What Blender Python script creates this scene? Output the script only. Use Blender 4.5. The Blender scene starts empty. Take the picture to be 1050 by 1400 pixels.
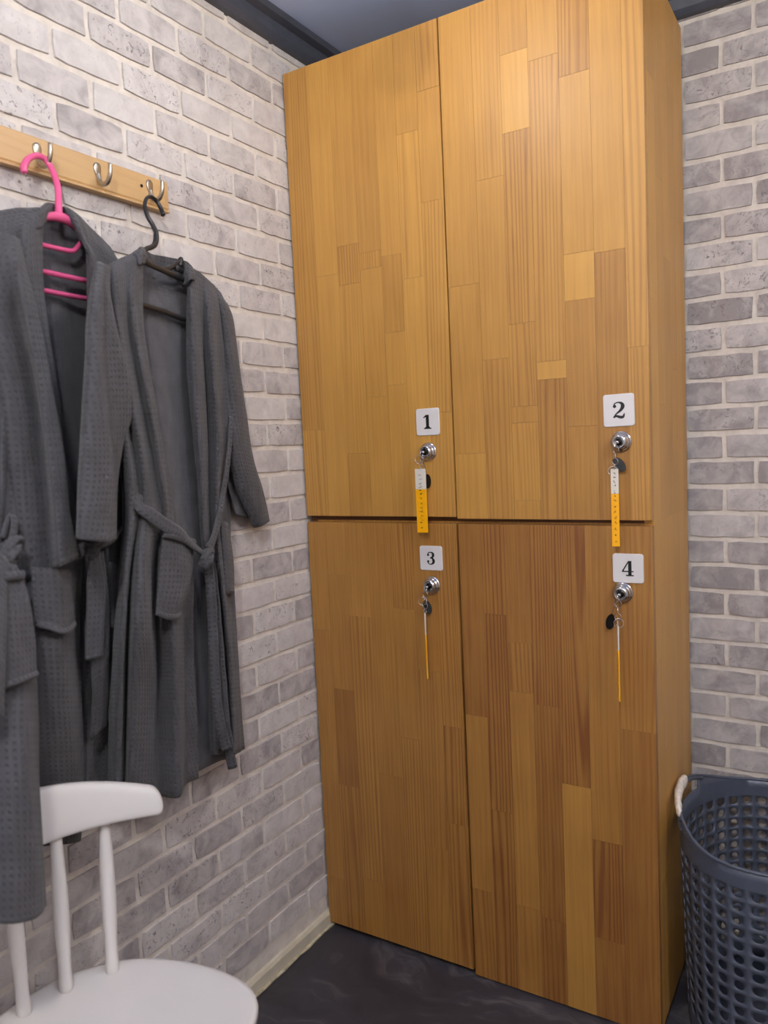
import bpy, bmesh, math, random
from mathutils import Vector, Matrix, noise
R_ = random.Random(7)
PI = math.pi
scn = bpy.context.scene
COL = scn.collection

# ------------------------------------------------------------------ camera
CAM = Vector((1.2275, -1.6024, 1.2806)); YAW, PITCH, ROLL, FPX = -0.5514, -0.0846, -0.0472, 1067.3
fwd = Vector((math.sin(YAW)*math.cos(PITCH), math.cos(YAW)*math.cos(PITCH), math.sin(PITCH)))
r0 = Vector((math.cos(YAW), -math.sin(YAW), 0)); u0 = r0.cross(fwd)
rgt = math.cos(ROLL)*r0 + math.sin(ROLL)*u0
upv = -math.sin(ROLL)*r0 + math.cos(ROLL)*u0
cd = bpy.data.cameras.new('camera'); cam = bpy.data.objects.new('camera', cd); COL.objects.link(cam)
cam.matrix_world = Matrix(((rgt.x, upv.x, -fwd.x, CAM.x), (rgt.y, upv.y, -fwd.y, CAM.y), (rgt.z, upv.z, -fwd.z, CAM.z), (0, 0, 0, 1)))
cd.sensor_fit = 'VERTICAL'; cd.sensor_height = 36; cd.lens = FPX/1400*36
cd.clip_start = 0.02; cd.clip_end = 30
cd.dof.use_dof = True; cd.dof.focus_distance = 1.75; cd.dof.aperture_fstop = 3.2
scn.camera = cam

# ------------------------------------------------------------------ world, lamps, exposure
w = bpy.data.worlds.new('room_world'); scn.world = w; w.use_nodes = True
w.node_tree.nodes['Background'].inputs[0].default_value = (0.75, 0.8, 1.0, 1)
w.node_tree.nodes['Background'].inputs[1].default_value = 0.12
scn.view_settings.view_transform = 'Standard'; scn.view_settings.look = 'None'
scn.view_settings.gamma = 1; scn.view_settings.use_curve_mapping = False
scn.view_settings.exposure = -0.18
LAMPS = [(0.54, -0.44, 5.4), (1.95, -0.95, 26), (1.15, -1.80, 52)]  # last entry is an added fill lamp out of view
LAMP_COL = (1.0, 0.96, 0.89); LAMP_R = 0.055
CEIL = 2.315

# ------------------------------------------------------------------ pixel -> world ray (1050 x 1400 frame)
def ray(px, py):
    return fwd + rgt*((px-525)/FPX) - upv*((py-700)/FPX)
def at_axis(px, py, ax, val):
    d = ray(px, py); return CAM + d*((val-CAM[ax])/d[ax])
def at_plane(px, py, P, n, o=0.0):
    d = ray(px, py); return CAM + d*(((P + n*o) - CAM).dot(n)/d.dot(n))

# ------------------------------------------------------------------ materials
def srgb(r, g, b):
    f = lambda c: (c/255/12.92) if c/255 <= 0.04045 else ((c/255+0.055)/1.055)**2.4
    return (f(r), f(g), f(b), 1)
def newmat(name):
    m = bpy.data.materials.new(name); m.use_nodes = True
    return m, m.node_tree, m.node_tree.nodes['Principled BSDF']
def N(t, typ, **kw):
    n = t.nodes.new(typ)
    for k, v in kw.items():
        if k.startswith('i_'):
            key = k[2:]; key = int(key) if key.isdigit() else key
            n.inputs[key].default_value = v
        else: setattr(n, k, v)
    return n
def ramp(t, stops):
    n = t.nodes.new('ShaderNodeValToRGB'); cr = n.color_ramp
    while len(cr.elements) < len(stops): cr.elements.new(0.5)
    for e, (p, c) in zip(cr.elements, stops): e.position = p; e.color = c
    return n
def plain(name, col, rough=0.5, metal=0.0, nscale=0, namp=0.06, bump=0.0, **kw):
    m, t, b = newmat(name)
    b.inputs['Base Color'].default_value = col; b.inputs['Roughness'].default_value = rough
    b.inputs['Metallic'].default_value = metal
    for k, v in kw.items(): b.inputs[k.replace('_', ' ')].default_value = v
    sc = nscale or 40
    tc = N(t, 'ShaderNodeTexCoord'); nz = N(t, 'ShaderNodeTexNoise', i_Scale=sc, i_Detail=5.0)
    t.links.new(tc.outputs['Object'], nz.inputs['Vector'])
    c0 = tuple(c*(1-namp*2) for c in col[:3])+(1,); c1 = tuple(min(1, c*(1+namp*1.5)) for c in col[:3])+(1,)
    rp = ramp(t, [(0.3, c0), (0.7, c1)]); t.links.new(nz.outputs[0], rp.inputs[0]); t.links.new(rp.outputs[0], b.inputs['Base Color'])
    if bump:
        bp = N(t, 'ShaderNodeBump', i_Strength=bump, i_Distance=0.001); t.links.new(nz.outputs[0], bp.inputs['Height']); t.links.new(bp.outputs[0], b.inputs['Normal'])
    return m

def mat_wood(name, light, dark, grain=1.0, rough=0.5, axis='Z'):
    """edge-glued pine; object colour: r = tone, g = grain strength, b = seed"""
    m, t, b = newmat(name); L = t.links.new
    tc = N(t, 'ShaderNodeTexCoord'); oi = N(t, 'ShaderNodeObjectInfo')
    sep = N(t, 'ShaderNodeSeparateColor'); L(oi.outputs['Color'], sep.inputs[0])
    mul = N(t, 'ShaderNodeMath', operation='MULTIPLY', i_1=37.0); L(sep.outputs[2], mul.inputs[0])
    cmb = N(t, 'ShaderNodeCombineXYZ'); L(mul.outputs[0], cmb.inputs[0]); L(mul.outputs[0], cmb.inputs[2])
    add = N(t, 'ShaderNodeVectorMath', operation='ADD'); L(tc.outputs['Object'], add.inputs[0]); L(cmb.outputs[0], add.inputs[1])
    mp = N(t, 'ShaderNodeMapping'); L(add.outputs[0], mp.inputs['Vector'])
    sc = {'Z': (1, 1, 0.035), 'Y': (1, 0.035, 1), 'X': (0.035, 1, 1)}[axis]
    mp.inputs['Scale'].default_value = sc
    # bending of the growth rings
    nb = N(t, 'ShaderNodeTexNoise', i_Scale=16.0, i_Detail=1.0); L(mp.outputs[0], nb.inputs['Vector'])
    w1 = N(t, 'ShaderNodeTexNoise', i_Scale=170.0, i_Detail=3.0, i_Roughness=0.55, i_Distortion=0.4); L(mp.outputs[0], w1.inputs['Vector'])
    nm = N(t, 'ShaderNodeMath', operation='MULTIPLY', i_1=46.0); L(nb.outputs[0], nm.inputs[0])
    sx = N(t, 'ShaderNodeSeparateXYZ'); L(mp.outputs[0], sx.inputs[0])
    sxy = N(t, 'ShaderNodeMath', operation='ADD'); L(sx.outputs[0], sxy.inputs[0]); L(sx.outputs[1], sxy.inputs[1])
    fr = N(t, 'ShaderNodeMath', operation='MULTIPLY', i_1=620.0); L(sxy.outputs[0], fr.inputs[0])
    ad = N(t, 'ShaderNodeMath', operation='ADD'); L(fr.outputs[0], ad.inputs[0]); L(nm.outputs[0], ad.inputs[1])
    sn = N(t, 'ShaderNodeMath', operation='SINE'); L(ad.outputs[0], sn.inputs[0])
    rg = N(t, 'ShaderNodeMapRange', i_1=-0.2, i_2=1.0, i_3=0.0, i_4=1.0); L(sn.outputs[0], rg.inputs[0])
    rgm = N(t, 'ShaderNodeMath', operation='MULTIPLY'); L(rg.outputs[0], rgm.inputs[0]); L(sep.outputs[1], rgm.inputs[1])
    fine = N(t, 'ShaderNodeMapRange', i_1=0.35, i_2=0.7, i_3=0.0, i_4=0.45); L(w1.outputs[0], fine.inputs[0])
    sm = N(t, 'ShaderNodeMath', operation='ADD'); L(rgm.outputs[0], sm.inputs[0]); L(fine.outputs[0], sm.inputs[1])
    gm = N(t, 'ShaderNodeMath', operation='MULTIPLY', i_1=0.34*grain); L(sm.outputs[0], gm.inputs[0])
    big = N(t, 'ShaderNodeTexNoise', i_Scale=5.0, i_Detail=2.0); L(add.outputs[0], big.inputs['Vector'])
    bm_ = N(t, 'ShaderNodeMath', operation='MULTIPLY_ADD', i_1=0.30, i_2=-0.15); L(big.outputs[0], bm_.inputs[0])
    tn = N(t, 'ShaderNodeMath', operation='ADD'); L(sep.outputs[0], tn.inputs[0]); L(bm_.outputs[0], tn.inputs[1])
    s2 = N(t, 'ShaderNodeMath', operation='ADD', use_clamp=True); L(tn.outputs[0], s2.inputs[0]); L(gm.outputs[0], s2.inputs[1])
    rp = ramp(t, [(0.0, light), (1.0, dark)]); L(s2.outputs[0], rp.inputs[0])
    L(rp.outputs[0], b.inputs['Base Color'])
    b.inputs['Roughness'].default_value = rough
    b.inputs['Coat Weight'].default_value = 0.35; b.inputs['Coat Roughness'].default_value = 0.45
    bp = N(t, 'ShaderNodeBump', i_Strength=0.12, i_Distance=0.0006); L(sm.outputs[0], bp.inputs['Height']); L(bp.outputs[0], b.inputs['Normal'])
    return m

def mat_brick():
    m, t, b = newmat('whitewashed_brick'); L = t.links.new
    tc = N(t, 'ShaderNodeTexCoord'); oi = N(t, 'ShaderNodeObjectInfo')
    sep = N(t, 'ShaderNodeSeparateColor'); L(oi.outputs['Color'], sep.inputs[0])
    mul = N(t, 'ShaderNodeMath', operation='MULTIPLY', i_1=91.0); L(oi.outputs['Random'], mul.inputs[0])
    add = N(t, 'ShaderNodeVectorMath', operation='ADD'); L(tc.outputs['Object'], add.inputs[0]); L(mul.outputs[0], add.inputs[1])
    n1 = N(t, 'ShaderNodeTexNoise', i_Scale=22.0, i_Detail=7.0, i_Roughness=0.62, i_Distortion=0.6); L(add.outputs[0], n1.inputs['Vector'])
    n2 = N(t, 'ShaderNodeTexNoise', i_Scale=75.0, i_Detail=7.0, i_Roughness=0.72, i_Distortion=1.6); L(add.outputs[0], n2.inputs['Vector'])
    tone = N(t, 'ShaderNodeMath', operation='MULTIPLY_ADD', i_1=1.0); L(sep.outputs[0], tone.inputs[0])
    k = N(t, 'ShaderNodeMath', operation='MULTIPLY_ADD', i_1=1.5, i_2=-0.78); L(n1.outputs[0], k.inputs[0]); L(k.outputs[0], tone.inputs[2])
    rp = ramp(t, [(0.0, srgb(211, 206, 204)), (0.5, srgb(190, 184, 183)), (1.0, srgb(146, 139, 140))]); L(tone.outputs[0], rp.inputs[0])
    # chips and dark scratches
    ck = N(t, 'ShaderNodeMapRange', i_1=0.565, i_2=0.63, i_3=0.0, i_4=1.0); L(n2.outputs[0], ck.inputs[0])
    ckm = N(t, 'ShaderNodeMath', operation='MULTIPLY'); L(ck.outputs[0], ckm.inputs[0]); L(sep.outputs[1], ckm.inputs[1])
    mx = N(t, 'ShaderNodeMix', data_type='RGBA'); L(ckm.outputs[0], mx.inputs[0]); L(rp.outputs[0], mx.inputs[6]); mx.inputs[7].default_value = srgb(126, 118, 119)
    L(mx.outputs[2], b.inputs['Base Color']); b.inputs['Roughness'].default_value = 0.72
    ht = N(t, 'ShaderNodeMath', operation='SUBTRACT'); L(n1.outputs[0], ht.inputs[0]); L(ckm.outputs[0], ht.inputs[1])
    bp = N(t, 'ShaderNodeBump', i_Strength=0.45, i_Distance=0.0012); L(ht.outputs[0], bp.inputs['Height']); L(bp.outputs[0], b.inputs['Normal'])
    return m

def mat_mortar():
    m, t, b = newmat('pale_mortar'); L = t.links.new
    tc = N(t, 'ShaderNodeTexCoord')
    n1 = N(t, 'ShaderNodeTexNoise', i_Scale=35.0, i_Detail=7.0, i_Roughness=0.65); L(tc.outputs['Object'], n1.inputs['Vector'])
    rp = ramp(t, [(0.3, srgb(196, 188, 181)), (0.6, srgb(217, 209, 200))]); L(n1.outputs[0], rp.inputs[0]); L(rp.outputs[0], b.inputs['Base Color'])
    b.inputs['Roughness'].default_value = 0.8
    bp = N(t, 'ShaderNodeBump', i_Strength=0.5, i_Distance=0.0015); L(n1.outputs[0], bp.inputs['Height']); L(bp.outputs[0], b.inputs['Normal'])
    return m

def mat_floor():
    m, t, b = newmat('charcoal_marbled_floor'); L = t.links.new
    tc = N(t, 'ShaderNodeTexCoord')
    n0 = N(t, 'ShaderNodeTexNoise', i_Scale=3.0, i_Detail=3.0); L(tc.outputs['Object'], n0.inputs['Vector'])
    mxv = N(t, 'ShaderNodeVectorMath', operation='MULTIPLY_ADD'); L(n0.outputs[1], mxv.inputs[0]); mxv.inputs[1].default_value = (0.5, 0.5, 0.5); L(tc.outputs['Object'], mxv.inputs[2])
    mp = N(t, 'ShaderNodeMapping'); mp.inputs['Rotation'].default_value = (0, 0, 0.6); mp.inputs['Scale'].default_value = (3.0, 12.0, 3.0); L(mxv.outputs[0], mp.inputs['Vector'])
    n1 = N(t, 'ShaderNodeTexNoise', i_Scale=1.1, i_Detail=9.0, i_Roughness=0.66, i_Distortion=0.15); L(mp.outputs[0], n1.inputs['Vector'])
    rp = ramp(t, [(0.3, srgb(42, 40, 45)), (0.55, srgb(58, 56, 62)), (0.75, srgb(112, 108, 110))]); L(n1.outputs[0], rp.inputs[0]); L(rp.outputs[0], b.inputs['Base Color'])
    b.inputs['Roughness'].default_value = 0.42
    return m

def mat_terry(name, waffle=1.0, col=(68, 67, 71)):
    """waffle-weave cotton, UVs are in metres"""
    m, t, b = newmat(name); L = t.links.new
    uv = N(t, 'ShaderNodeUVMap'); sx = N(t, 'ShaderNodeSeparateXYZ'); L(uv.outputs[0], sx.inputs[0])
    def cell(out):
        a = N(t, 'ShaderNodeMath', operation='MULTIPLY', i_1=2*PI/0.0098); L(out, a.inputs[0])
        s = N(t, 'ShaderNodeMath', operation='SINE'); L(a.outputs[0], s.inputs[0])
        q = N(t, 'ShaderNodeMapRange', i_1=-0.3, i_2=0.7, i_3=0.0, i_4=1.0); L(s.outputs[0], q.inputs[0]); return q
    cx, cy = cell(sx.outputs[0]), cell(sx.outputs[1])
    pit = N(t, 'ShaderNodeMath', operation='MULTIPLY'); L(cx.outputs[0], pit.inputs[0]); L(cy.outputs[0], pit.inputs[1])
    pitw = N(t, 'ShaderNodeMath', operation='MULTIPLY', i_1=waffle); L(pit.outputs[0], pitw.inputs[0])
    tc = N(t, 'ShaderNodeTexCoord'); nz = N(t, 'ShaderNodeTexNoise', i_Scale=420.0, i_Detail=3.0); L(tc.outputs['Object'], nz.inputs['Vector'])
    nb = N(t, 'ShaderNodeTexNoise', i_Scale=30.0, i_Detail=4.0); L(tc.outputs['Object'], nb.inputs['Vector'])
    h = N(t, 'ShaderNodeMath', operation='MULTIPLY_ADD', i_1=0.35); L(nz.outputs[0], h.inputs[0])
    inv = N(t, 'ShaderNodeMath', operation='MULTIPLY', i_1=-1.0); L(pitw.outputs[0], inv.inputs[0]); L(inv.outputs[0], h.inputs[2])
    bp = N(t, 'ShaderNodeBump', i_Strength=0.62, i_Distance=0.0016); L(h.outputs[0], bp.inputs['Height']); L(bp.outputs[0], b.inputs['Normal'])
    c = srgb(*col); lo = tuple(x*0.82 for x in c[:3])+(1,); hi = tuple(x*1.18 for x in c[:3])+(1,)
    rp = ramp(t, [(0.3, lo), (0.7, hi)]); L(nb.outputs[0], rp.inputs[0])
    mx = N(t, 'ShaderNodeMix', data_type='RGBA'); L(rp.outputs[0], mx.inputs[6]); mx.inputs[7].default_value = tuple(x*0.74 for x in c[:3])+(1,)
    L(pitw.outputs[0], mx.inputs[0]); L(mx.outputs[2], b.inputs['Base Color'])
    b.inputs['Roughness'].default_value = 0.95
    b.inputs['Sheen Weight'].default_value = 0.12; b.inputs['Sheen Roughness'].default_value = 0.5
    return m

M = {
 'brick': mat_brick(), 'mortar': mat_mortar(), 'floor': mat_floor(),
 'pine': mat_wood('glued_pine_staves', srgb(208, 156, 72), srgb(120, 70, 26)),
 'pine_dark': plain('brown_carcass_wood', srgb(96, 58, 30), 0.6),  # dark brown boards behind the doors
 'bamboo': mat_wood('bamboo_rack', srgb(216, 178, 122), srgb(182, 138, 84), 0.5),
 'ceiling': plain('slate_blue_ceiling', srgb(190, 206, 244), 0.35, nscale=3, namp=0.03),
 'trim': plain('anthracite_trim', srgb(66, 69, 80), 0.45),
 'base': plain('cream_baseboard', srgb(205, 196, 176), 0.45, nscale=25, namp=0.05),
 'caulk': plain('yellowed_caulk', srgb(190, 180, 152), 0.6, nscale=60, namp=0.2, bump=0.6),
 'chrome': plain('polished_chrome', srgb(205, 205, 208), 0.14, 1.0, namp=0.02),
 'nickel': plain('brushed_nickel', srgb(178, 170, 158), 0.33, 1.0, namp=0.03),
 'dark_metal': plain('dark_keyway', srgb(30, 29, 28), 0.35, 0.8),
 'white_plate': plain('white_plastic_plate', srgb(216, 212, 212), 0.3, namp=0.01),
 'ink': plain('black_ink', srgb(14, 13, 15), 0.5, namp=0.01),
 'black_fob': plain('black_glossy_fob', srgb(16, 14, 13), 0.5, Specular_IOR_Level=0.25),
 'tag_clear': plain('clear_plastic_tag', srgb(214, 208, 196), 0.22, namp=0.02),
 'tag_yellow': plain('amber_plastic_tag', srgb(243, 172, 12), 0.3, namp=0.02),
 'pink': plain('pink_plastic', srgb(222, 92, 142), 0.22, namp=0.02),
 'black_plastic': plain('black_hanger_plastic', srgb(34, 34, 37), 0.4, namp=0.03),
 'chair': plain('white_lacquer', srgb(212, 208, 206), 0.33, namp=0.012, nscale=8),
 'basket': plain('slate_grey_plastic', srgb(78, 84, 98), 0.38, namp=0.03),
 'wrap': plain('frayed_white_wrap', srgb(226, 216, 204), 0.8, nscale=90, namp=0.08, bump=0.8),
 'terry': mat_terry('waffle_cotton', 1.0), 'terry_in': mat_terry('waffle_cotton_reverse', 0.25, (76, 75, 80)),
 'plaster': plain('greige_wall_paint', srgb(205, 198, 194), 0.8),
 'glow': None,
}
# ------------------------------------------------------------------ object helpers
def wloc(o):
    v = Vector((0, 0, 0))
    while o is not None: v += o.location; o = o.parent
    return v
def mk(name, verts, faces, mat, parent=None, origin=None, smooth=False, mats=None, fmat=None, uvs=None, solid=0, bevel=0, color=None):
    """verts in world space; object origin at `origin` (world)"""
    verts = [Vector(v) for v in verts]
    if origin is None:
        origin = wloc(parent) if parent else sum(verts, Vector())/len(verts)
    origin = Vector(origin)
    me = bpy.data.meshes.new(name); me.from_pydata([v-origin for v in verts], [], faces)
    for mm in (mats or [mat]): me.materials.append(mm)
    if fmat:
        for p, k in zip(me.polygons, fmat): p.material_index = k
    if smooth: me.polygons.foreach_set('use_smooth', [True]*len(me.polygons))
    if uvs:
        ul = me.uv_layers.new(name='UVMap')
        for lp in me.loops: ul.data[lp.index].uv = uvs[lp.vertex_index]
    o = bpy.data.objects.new(name, me); COL.objects.link(o)
    if parent: o.parent = parent; o.location = origin - wloc(parent)
    else: o.location = origin
    if bevel:
        b = o.modifiers.new('bevel', 'BEVEL'); b.width = bevel; b.segments = 2; b.limit_method = 'ANGLE'
    if solid:
        s = o.modifiers.new('solidify', 'SOLIDIFY'); s.thickness = solid; s.offset = 0
    if color: o.color = color
    return o
def empty(name, loc, label, cat, group=None):
    o = bpy.data.objects.new(name, None); COL.objects.link(o); o.location = loc; o.empty_display_size = 0.05
    return tag(o, label, cat, group)
def tag(o, label, cat, group=None):
    o['label'] = label; o['category'] = cat
    if group: o['group'] = group
    return o
def struct(o): o['kind'] = 'structure'; return o
def part_empty(name, loc, parent):
    o = bpy.data.objects.new(name, None); COL.objects.link(o); o.parent = parent; o.location = Vector(loc)-wloc(parent); o.empty_display_size = 0.02
    return o
def box(a, b):
    x0, y0, z0 = a; x1, y1, z1 = b
    v = [(x0,y0,z0),(x1,y0,z0),(x1,y1,z0),(x0,y1,z0),(x0,y0,z1),(x1,y0,z1),(x1,y1,z1),(x0,y1,z1)]
    f = [(0,3,2,1),(4,5,6,7),(0,1,5,4),(1,2,6,5),(2,3,7,6),(3,0,4,7)]
    return v, f
def join(*vf):
    V, F = [], []
    for v, f in vf:
        n = len(V); V += list(v); F += [tuple(i+n for i in q) for q in f]
    return V, F
def catmull(pts, n, closed=False):
    """resample list of vectors to n points with a centripetal-ish Catmull-Rom"""
    m = len(pts); out = []
    segs = m if closed else m-1
    for i in range(n):
        t = i/(n if closed else n-1)*segs
        k = min(int(t), segs-1); f = t-k
        if closed: p0, p1, p2, p3 = (pts[(k+j) % m] for j in (-1, 0, 1, 2))
        else:
            p1, p2 = pts[k], pts[k+1]
            p0 = pts[k-1] if k > 0 else p1*2-p2
            p3 = pts[k+2] if k+2 < m else p2*2-p1
        out.append(0.5*((2*p1) + (p2-p0)*f + (2*p0-5*p1+4*p2-p3)*f*f + (3*p1-p0-3*p2+p3)*f**3))
    return out
def tube(path, rad, seg=10, sub=0, caps=True, flat=1.0, up=None):
    """tube along world path; rad number or list; flat scales the binormal"""
    path = [Vector(p) for p in path]
    if not isinstance(rad, (list, tuple)): rad = [rad]*len(path)
    if sub:
        rr = catmull([Vector((r, 0, 0)) for r in rad], sub); path = catmull(path, sub); rad = [v.x for v in rr]
    V, F = [], []; n = len(path); prev = None
    for i, p in enumerate(path):
        d = (path[min(i+1, n-1)]-path[max(i-1, 0)]).normalized()
        if prev is None:
            ref = Vector(up) if up else (Vector((0, 0, 1)) if abs(d.z) < 0.8 else Vector((1, 0, 0)))
            a = (ref - d*ref.dot(d)).normalized()
        else: a = (prev - d*prev.dot(d)).normalized()
        prev = a; b = d.cross(a)
        for j in range(seg):
            th = 2*PI*j/seg
            V.append(p + a*math.cos(th)*rad[i] + b*math.sin(th)*rad[i]*flat)
    for i in range(n-1):
        for j in range(seg):
            F.append((i*seg+j, i*seg+(j+1) % seg, (i+1)*seg+(j+1) % seg, (i+1)*seg+j))
    if caps: F.append(tuple(reversed(range(seg)))); F.append(tuple((n-1)*seg+j for j in range(seg)))
    return V, F
def lathe(prof, c, axis, seg=28):
    """profile (r, h) revolved about axis through c"""
    ax = Vector(axis).normalized(); ref = Vector((0, 0, 1)) if abs(ax.z) < 0.9 else Vector((1, 0, 0))
    a = (ref-ax*ref.dot(ax)).normalized(); b = ax.cross(a); c = Vector(c); V, F = [], []
    for r, h in prof:
        for j in range(seg):
            th = 2*PI*j/seg; V.append(c+ax*h+(a*math.cos(th)+b*math.sin(th))*r)
    for i in range(len(prof)-1):
        for j in range(seg): F.append((i*seg+j, i*seg+(j+1) % seg, (i+1)*seg+(j+1) % seg, (i+1)*seg+j))
    F.append(tuple(reversed(range(seg)))); F.append(tuple((len(prof)-1)*seg+j for j in range(seg)))
    return V, F
def fixn(o):
    bm = bmesh.new(); bm.from_mesh(o.data); bmesh.ops.recalc_face_normals(bm, faces=bm.faces); bm.to_mesh(o.data); bm.free(); return o

# ------------------------------------------------------------------ room shell
X1, Y0, YB = 2.15, -2.5, 0.42
T = 0.08
def wallbox(name, a, b, mat):
    v, f = box(a, b); return struct(mk(name, v, f, mat))
floor = wallbox('floor', (-T, Y0-T, -0.06), (X1+T, YB+T, 0), M['floor'])
ceil = wallbox('ceiling', (-T, Y0-T, CEIL), (X1+T, YB+T, CEIL+0.06), M['ceiling'])
wl = wallbox('wall_left', (-T, Y0-T, 0), (0, YB+T, CEIL), M['mortar'])
wb = wallbox('wall_back', (0, YB, 0), (X1, YB+T, CEIL), M['mortar'])
wr = wallbox('wall_right', (X1, Y0-T, 0), (X1+T, YB+T, CEIL), M['plaster'])
wf = wallbox('wall_front', (0, Y0-T, 0), (X1, Y0, CEIL), M['plaster'])

# bricks: a dozen irregular slips shared by all
BL, BH, BD = 0.1455, 0.0548, 0.0046
def brick_mesh(L, H, seed):
    r = random.Random(seed); nx, nz = 6, 3; V, F = [], []
    def jit(a): return r.uniform(-a, a)
    xs = [-L/2+L*i/(nx-1) for i in range(nx)]; zs = [-H/2+H*k/(nz-1) for k in range(nz)]
    tl, tr = jit(0.0012), jit(0.0012)
    fr = []
    for k in range(nz):
        for i in range(nx):
            ex = i in (0, nx-1); ez = k in (0, nz-1)
            x, z = xs[i], zs[k]
            if ex: x *= 1-0.02; x += jit(0.0016)
            if ez: z *= 1-0.07; z += jit(0.0013)
            if ex and ez: x *= 0.985; z *= 0.93
            z += (tl*(1-i/(nx-1))+tr*i/(nx-1))
            V.append((x, BD*(0.93 if (ex or ez) else 1.0)+jit(0.0001), z))
    idx = lambda i, k: k*nx+i
    for k in range(nz-1):
        for i in range(nx-1): F.append((idx(i, k), idx(i, k+1), idx(i+1, k+1), idx(i+1, k)))
    ringi = [idx(i, 0) for i in range(nx)]+[idx(nx-1, k) for k in range(1, nz)]+[idx(i, nz-1) for i in range(nx-2, -1, -1)]+[idx(0, k) for k in range(nz-2, 0, -1)]
    n0 = len(V)
    for j in ringi:
        x, y, z = V[j]; V.append((x*1.006, -0.001, z*1.02))
    m = len(ringi)
    for j in range(m): F.append((ringi[j], ringi[(j+1) % m], n0+(j+1) % m, n0+j))
    me = bpy.data.meshes.new('brick'); me.from_pydata(V, [], F); me.materials.append(M['brick'])
    bm = bmesh.new(); bm.from_mesh(me); bmesh.ops.recalc_face_normals(bm, faces=bm.faces); bm.to_mesh(me); bm.free()
    return me
BR = [brick_mesh(BL, BH, s) for s in range(12)]
def put_brick(parent, loc, rotz, tone, me=None):
    o = bpy.data.objects.new('brick', me or R_.choice(BR)); COL.objects.link(o)
    o.parent = parent; o.location = Vector(loc)-wloc(parent)
    if rotz: o.rotation_euler = (0, 0, rotz)
    o.color = (tone, R_.choice((0.15, 0.3, 0.6, 1.0)), 0, 1)
    return o
# local brick: +y is outward. left wall needs +x outward -> rotate -90 deg
P, Ln = 0.0635, 0.1545
far_v, far_f = [], []
nb = 0
for k in range(36):
    zc = 2.209-P*(k-1)
    if zc+BH/2 > CEIL-0.01 or zc-BH/2 < 0.042:
        continue
    j0 = (-0.038 if k % 2 == 0 else -0.112) - 0.0215*(2.15-zc)
    jj = j0 + Ln
    while jj > -1.95:
        yc = jj - Ln/2
        if yc < 0.055 and yc > -1.95:
            tone = R_.uniform(0.25, 0.68) if zc > 1.2 else R_.uniform(0.3, 0.8)
            if yc > -1.2:
                put_brick(wl, (0, yc, zc), -PI/2, tone); nb += 1
            else:
                me = R_.choice(BR); n = len(far_v)
                for vv in me.vertices: far_v.append((vv.co.y, yc-vv.co.x, zc+vv.co.z))
                far_f += [tuple(n+q for q in p.vertices) for p in me.polygons]
        jj -= Ln
o = mk('far_bricks', far_v, far_f, M['brick'], wl); o['kind'] = 'stuff'; o.color = (0.5, 0.5, 0, 1)
P2 = 0.0638
for k in range(36):
    zc = 2.166+P2/2-P2*k + P2
    if zc+BH/2 > CEIL-0.01 or zc-BH/2 < 0.03: continue
    j0 = (1.016 if k % 2 == 1 else 0.948)
    for q in range(-1, 4):
        xc = j0+0.153*q-0.0765
        if 0.8 < xc < 1.36:
            o = put_brick(wb, (xc, YB, zc), PI, R_.uniform(0.55, 1.0));  # darker tone range puts this wall's dimmer light into the brick colour
# half-height bricks along the baseboard
BRL = [brick_mesh(BL, 0.030, 50+s) for s in range(3)]

# ceiling trims (stepped cornice), baseboards
def prism(prof, a, b, name, mat, kind=True):
    """profile in (out, z); swept from a to b; out dir = given in prof axis"""
    V = [p for p in [*(Vector(a)+q for q in prof), *(Vector(b)+q for q in prof)]]; n = len(prof)
    F = [(i, (i+1) % n, n+(i+1) % n, n+i) for i in range(n)]+[tuple(range(n))[::-1], tuple(range(n, 2*n))]
    o = mk(name, V, F, mat); fixn(o); return struct(o)
zt = 2.262
prof = [Vector((0, 0, zt)), Vector((0.022, 0, zt)), Vector((0.030, 0, zt+0.012)), Vector((0.034, 0, zt+0.035)), Vector((0.052, 0, zt+0.040)), Vector((0.056, 0, CEIL)), Vector((0, 0, CEIL))]
prism(prof, (0, Y0, 0), (0, YB, 0), 'trim_1', M['trim'])
zt2 = 2.238
prof2 = [Vector((0, 0, zt2)), Vector((0, -0.022, zt2)), Vector((0, -0.030, zt2+0.012)), Vector((0, -0.034, zt2+0.035)), Vector((0, -0.052, zt2+0.045)), Vector((0, -0.056, CEIL)), Vector((0, 0, CEIL))]
prism(prof2, (0.058, YB, 0), (X1, YB, 0), 'trim_2', M['trim'])
bp = [Vector((0, 0, 0.0)), Vector((0.012, 0, 0.0)), Vector((0.012, 0, 0.034)), Vector((0.008, 0, 0.041)), Vector((0, 0, 0.042))]
bl = prism(bp, (0, Y0, 0), (0, YB, 0), 'baseboard_left', M['base'])
v, f = tube([(0.014, -1.7+i*0.034, 0.003+0.001*math.sin(i*1.7)) for i in range(52)], [0.004+0.0012*math.sin(i*2.3) for i in range(52)], 8)
mk('caulk_bead', v, f, M['caulk'], bl, smooth=True)
bp2 = [Vector((0, 0, 0)), Vector((0, -0.012, 0)), Vector((0, -0.012, 0.034)), Vector((0, -0.008, 0.041)), Vector((0, 0, 0.042))]
prism(bp2, (0.02, YB, 0), (X1, YB, 0), 'baseboard_back', M['base'])

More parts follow.
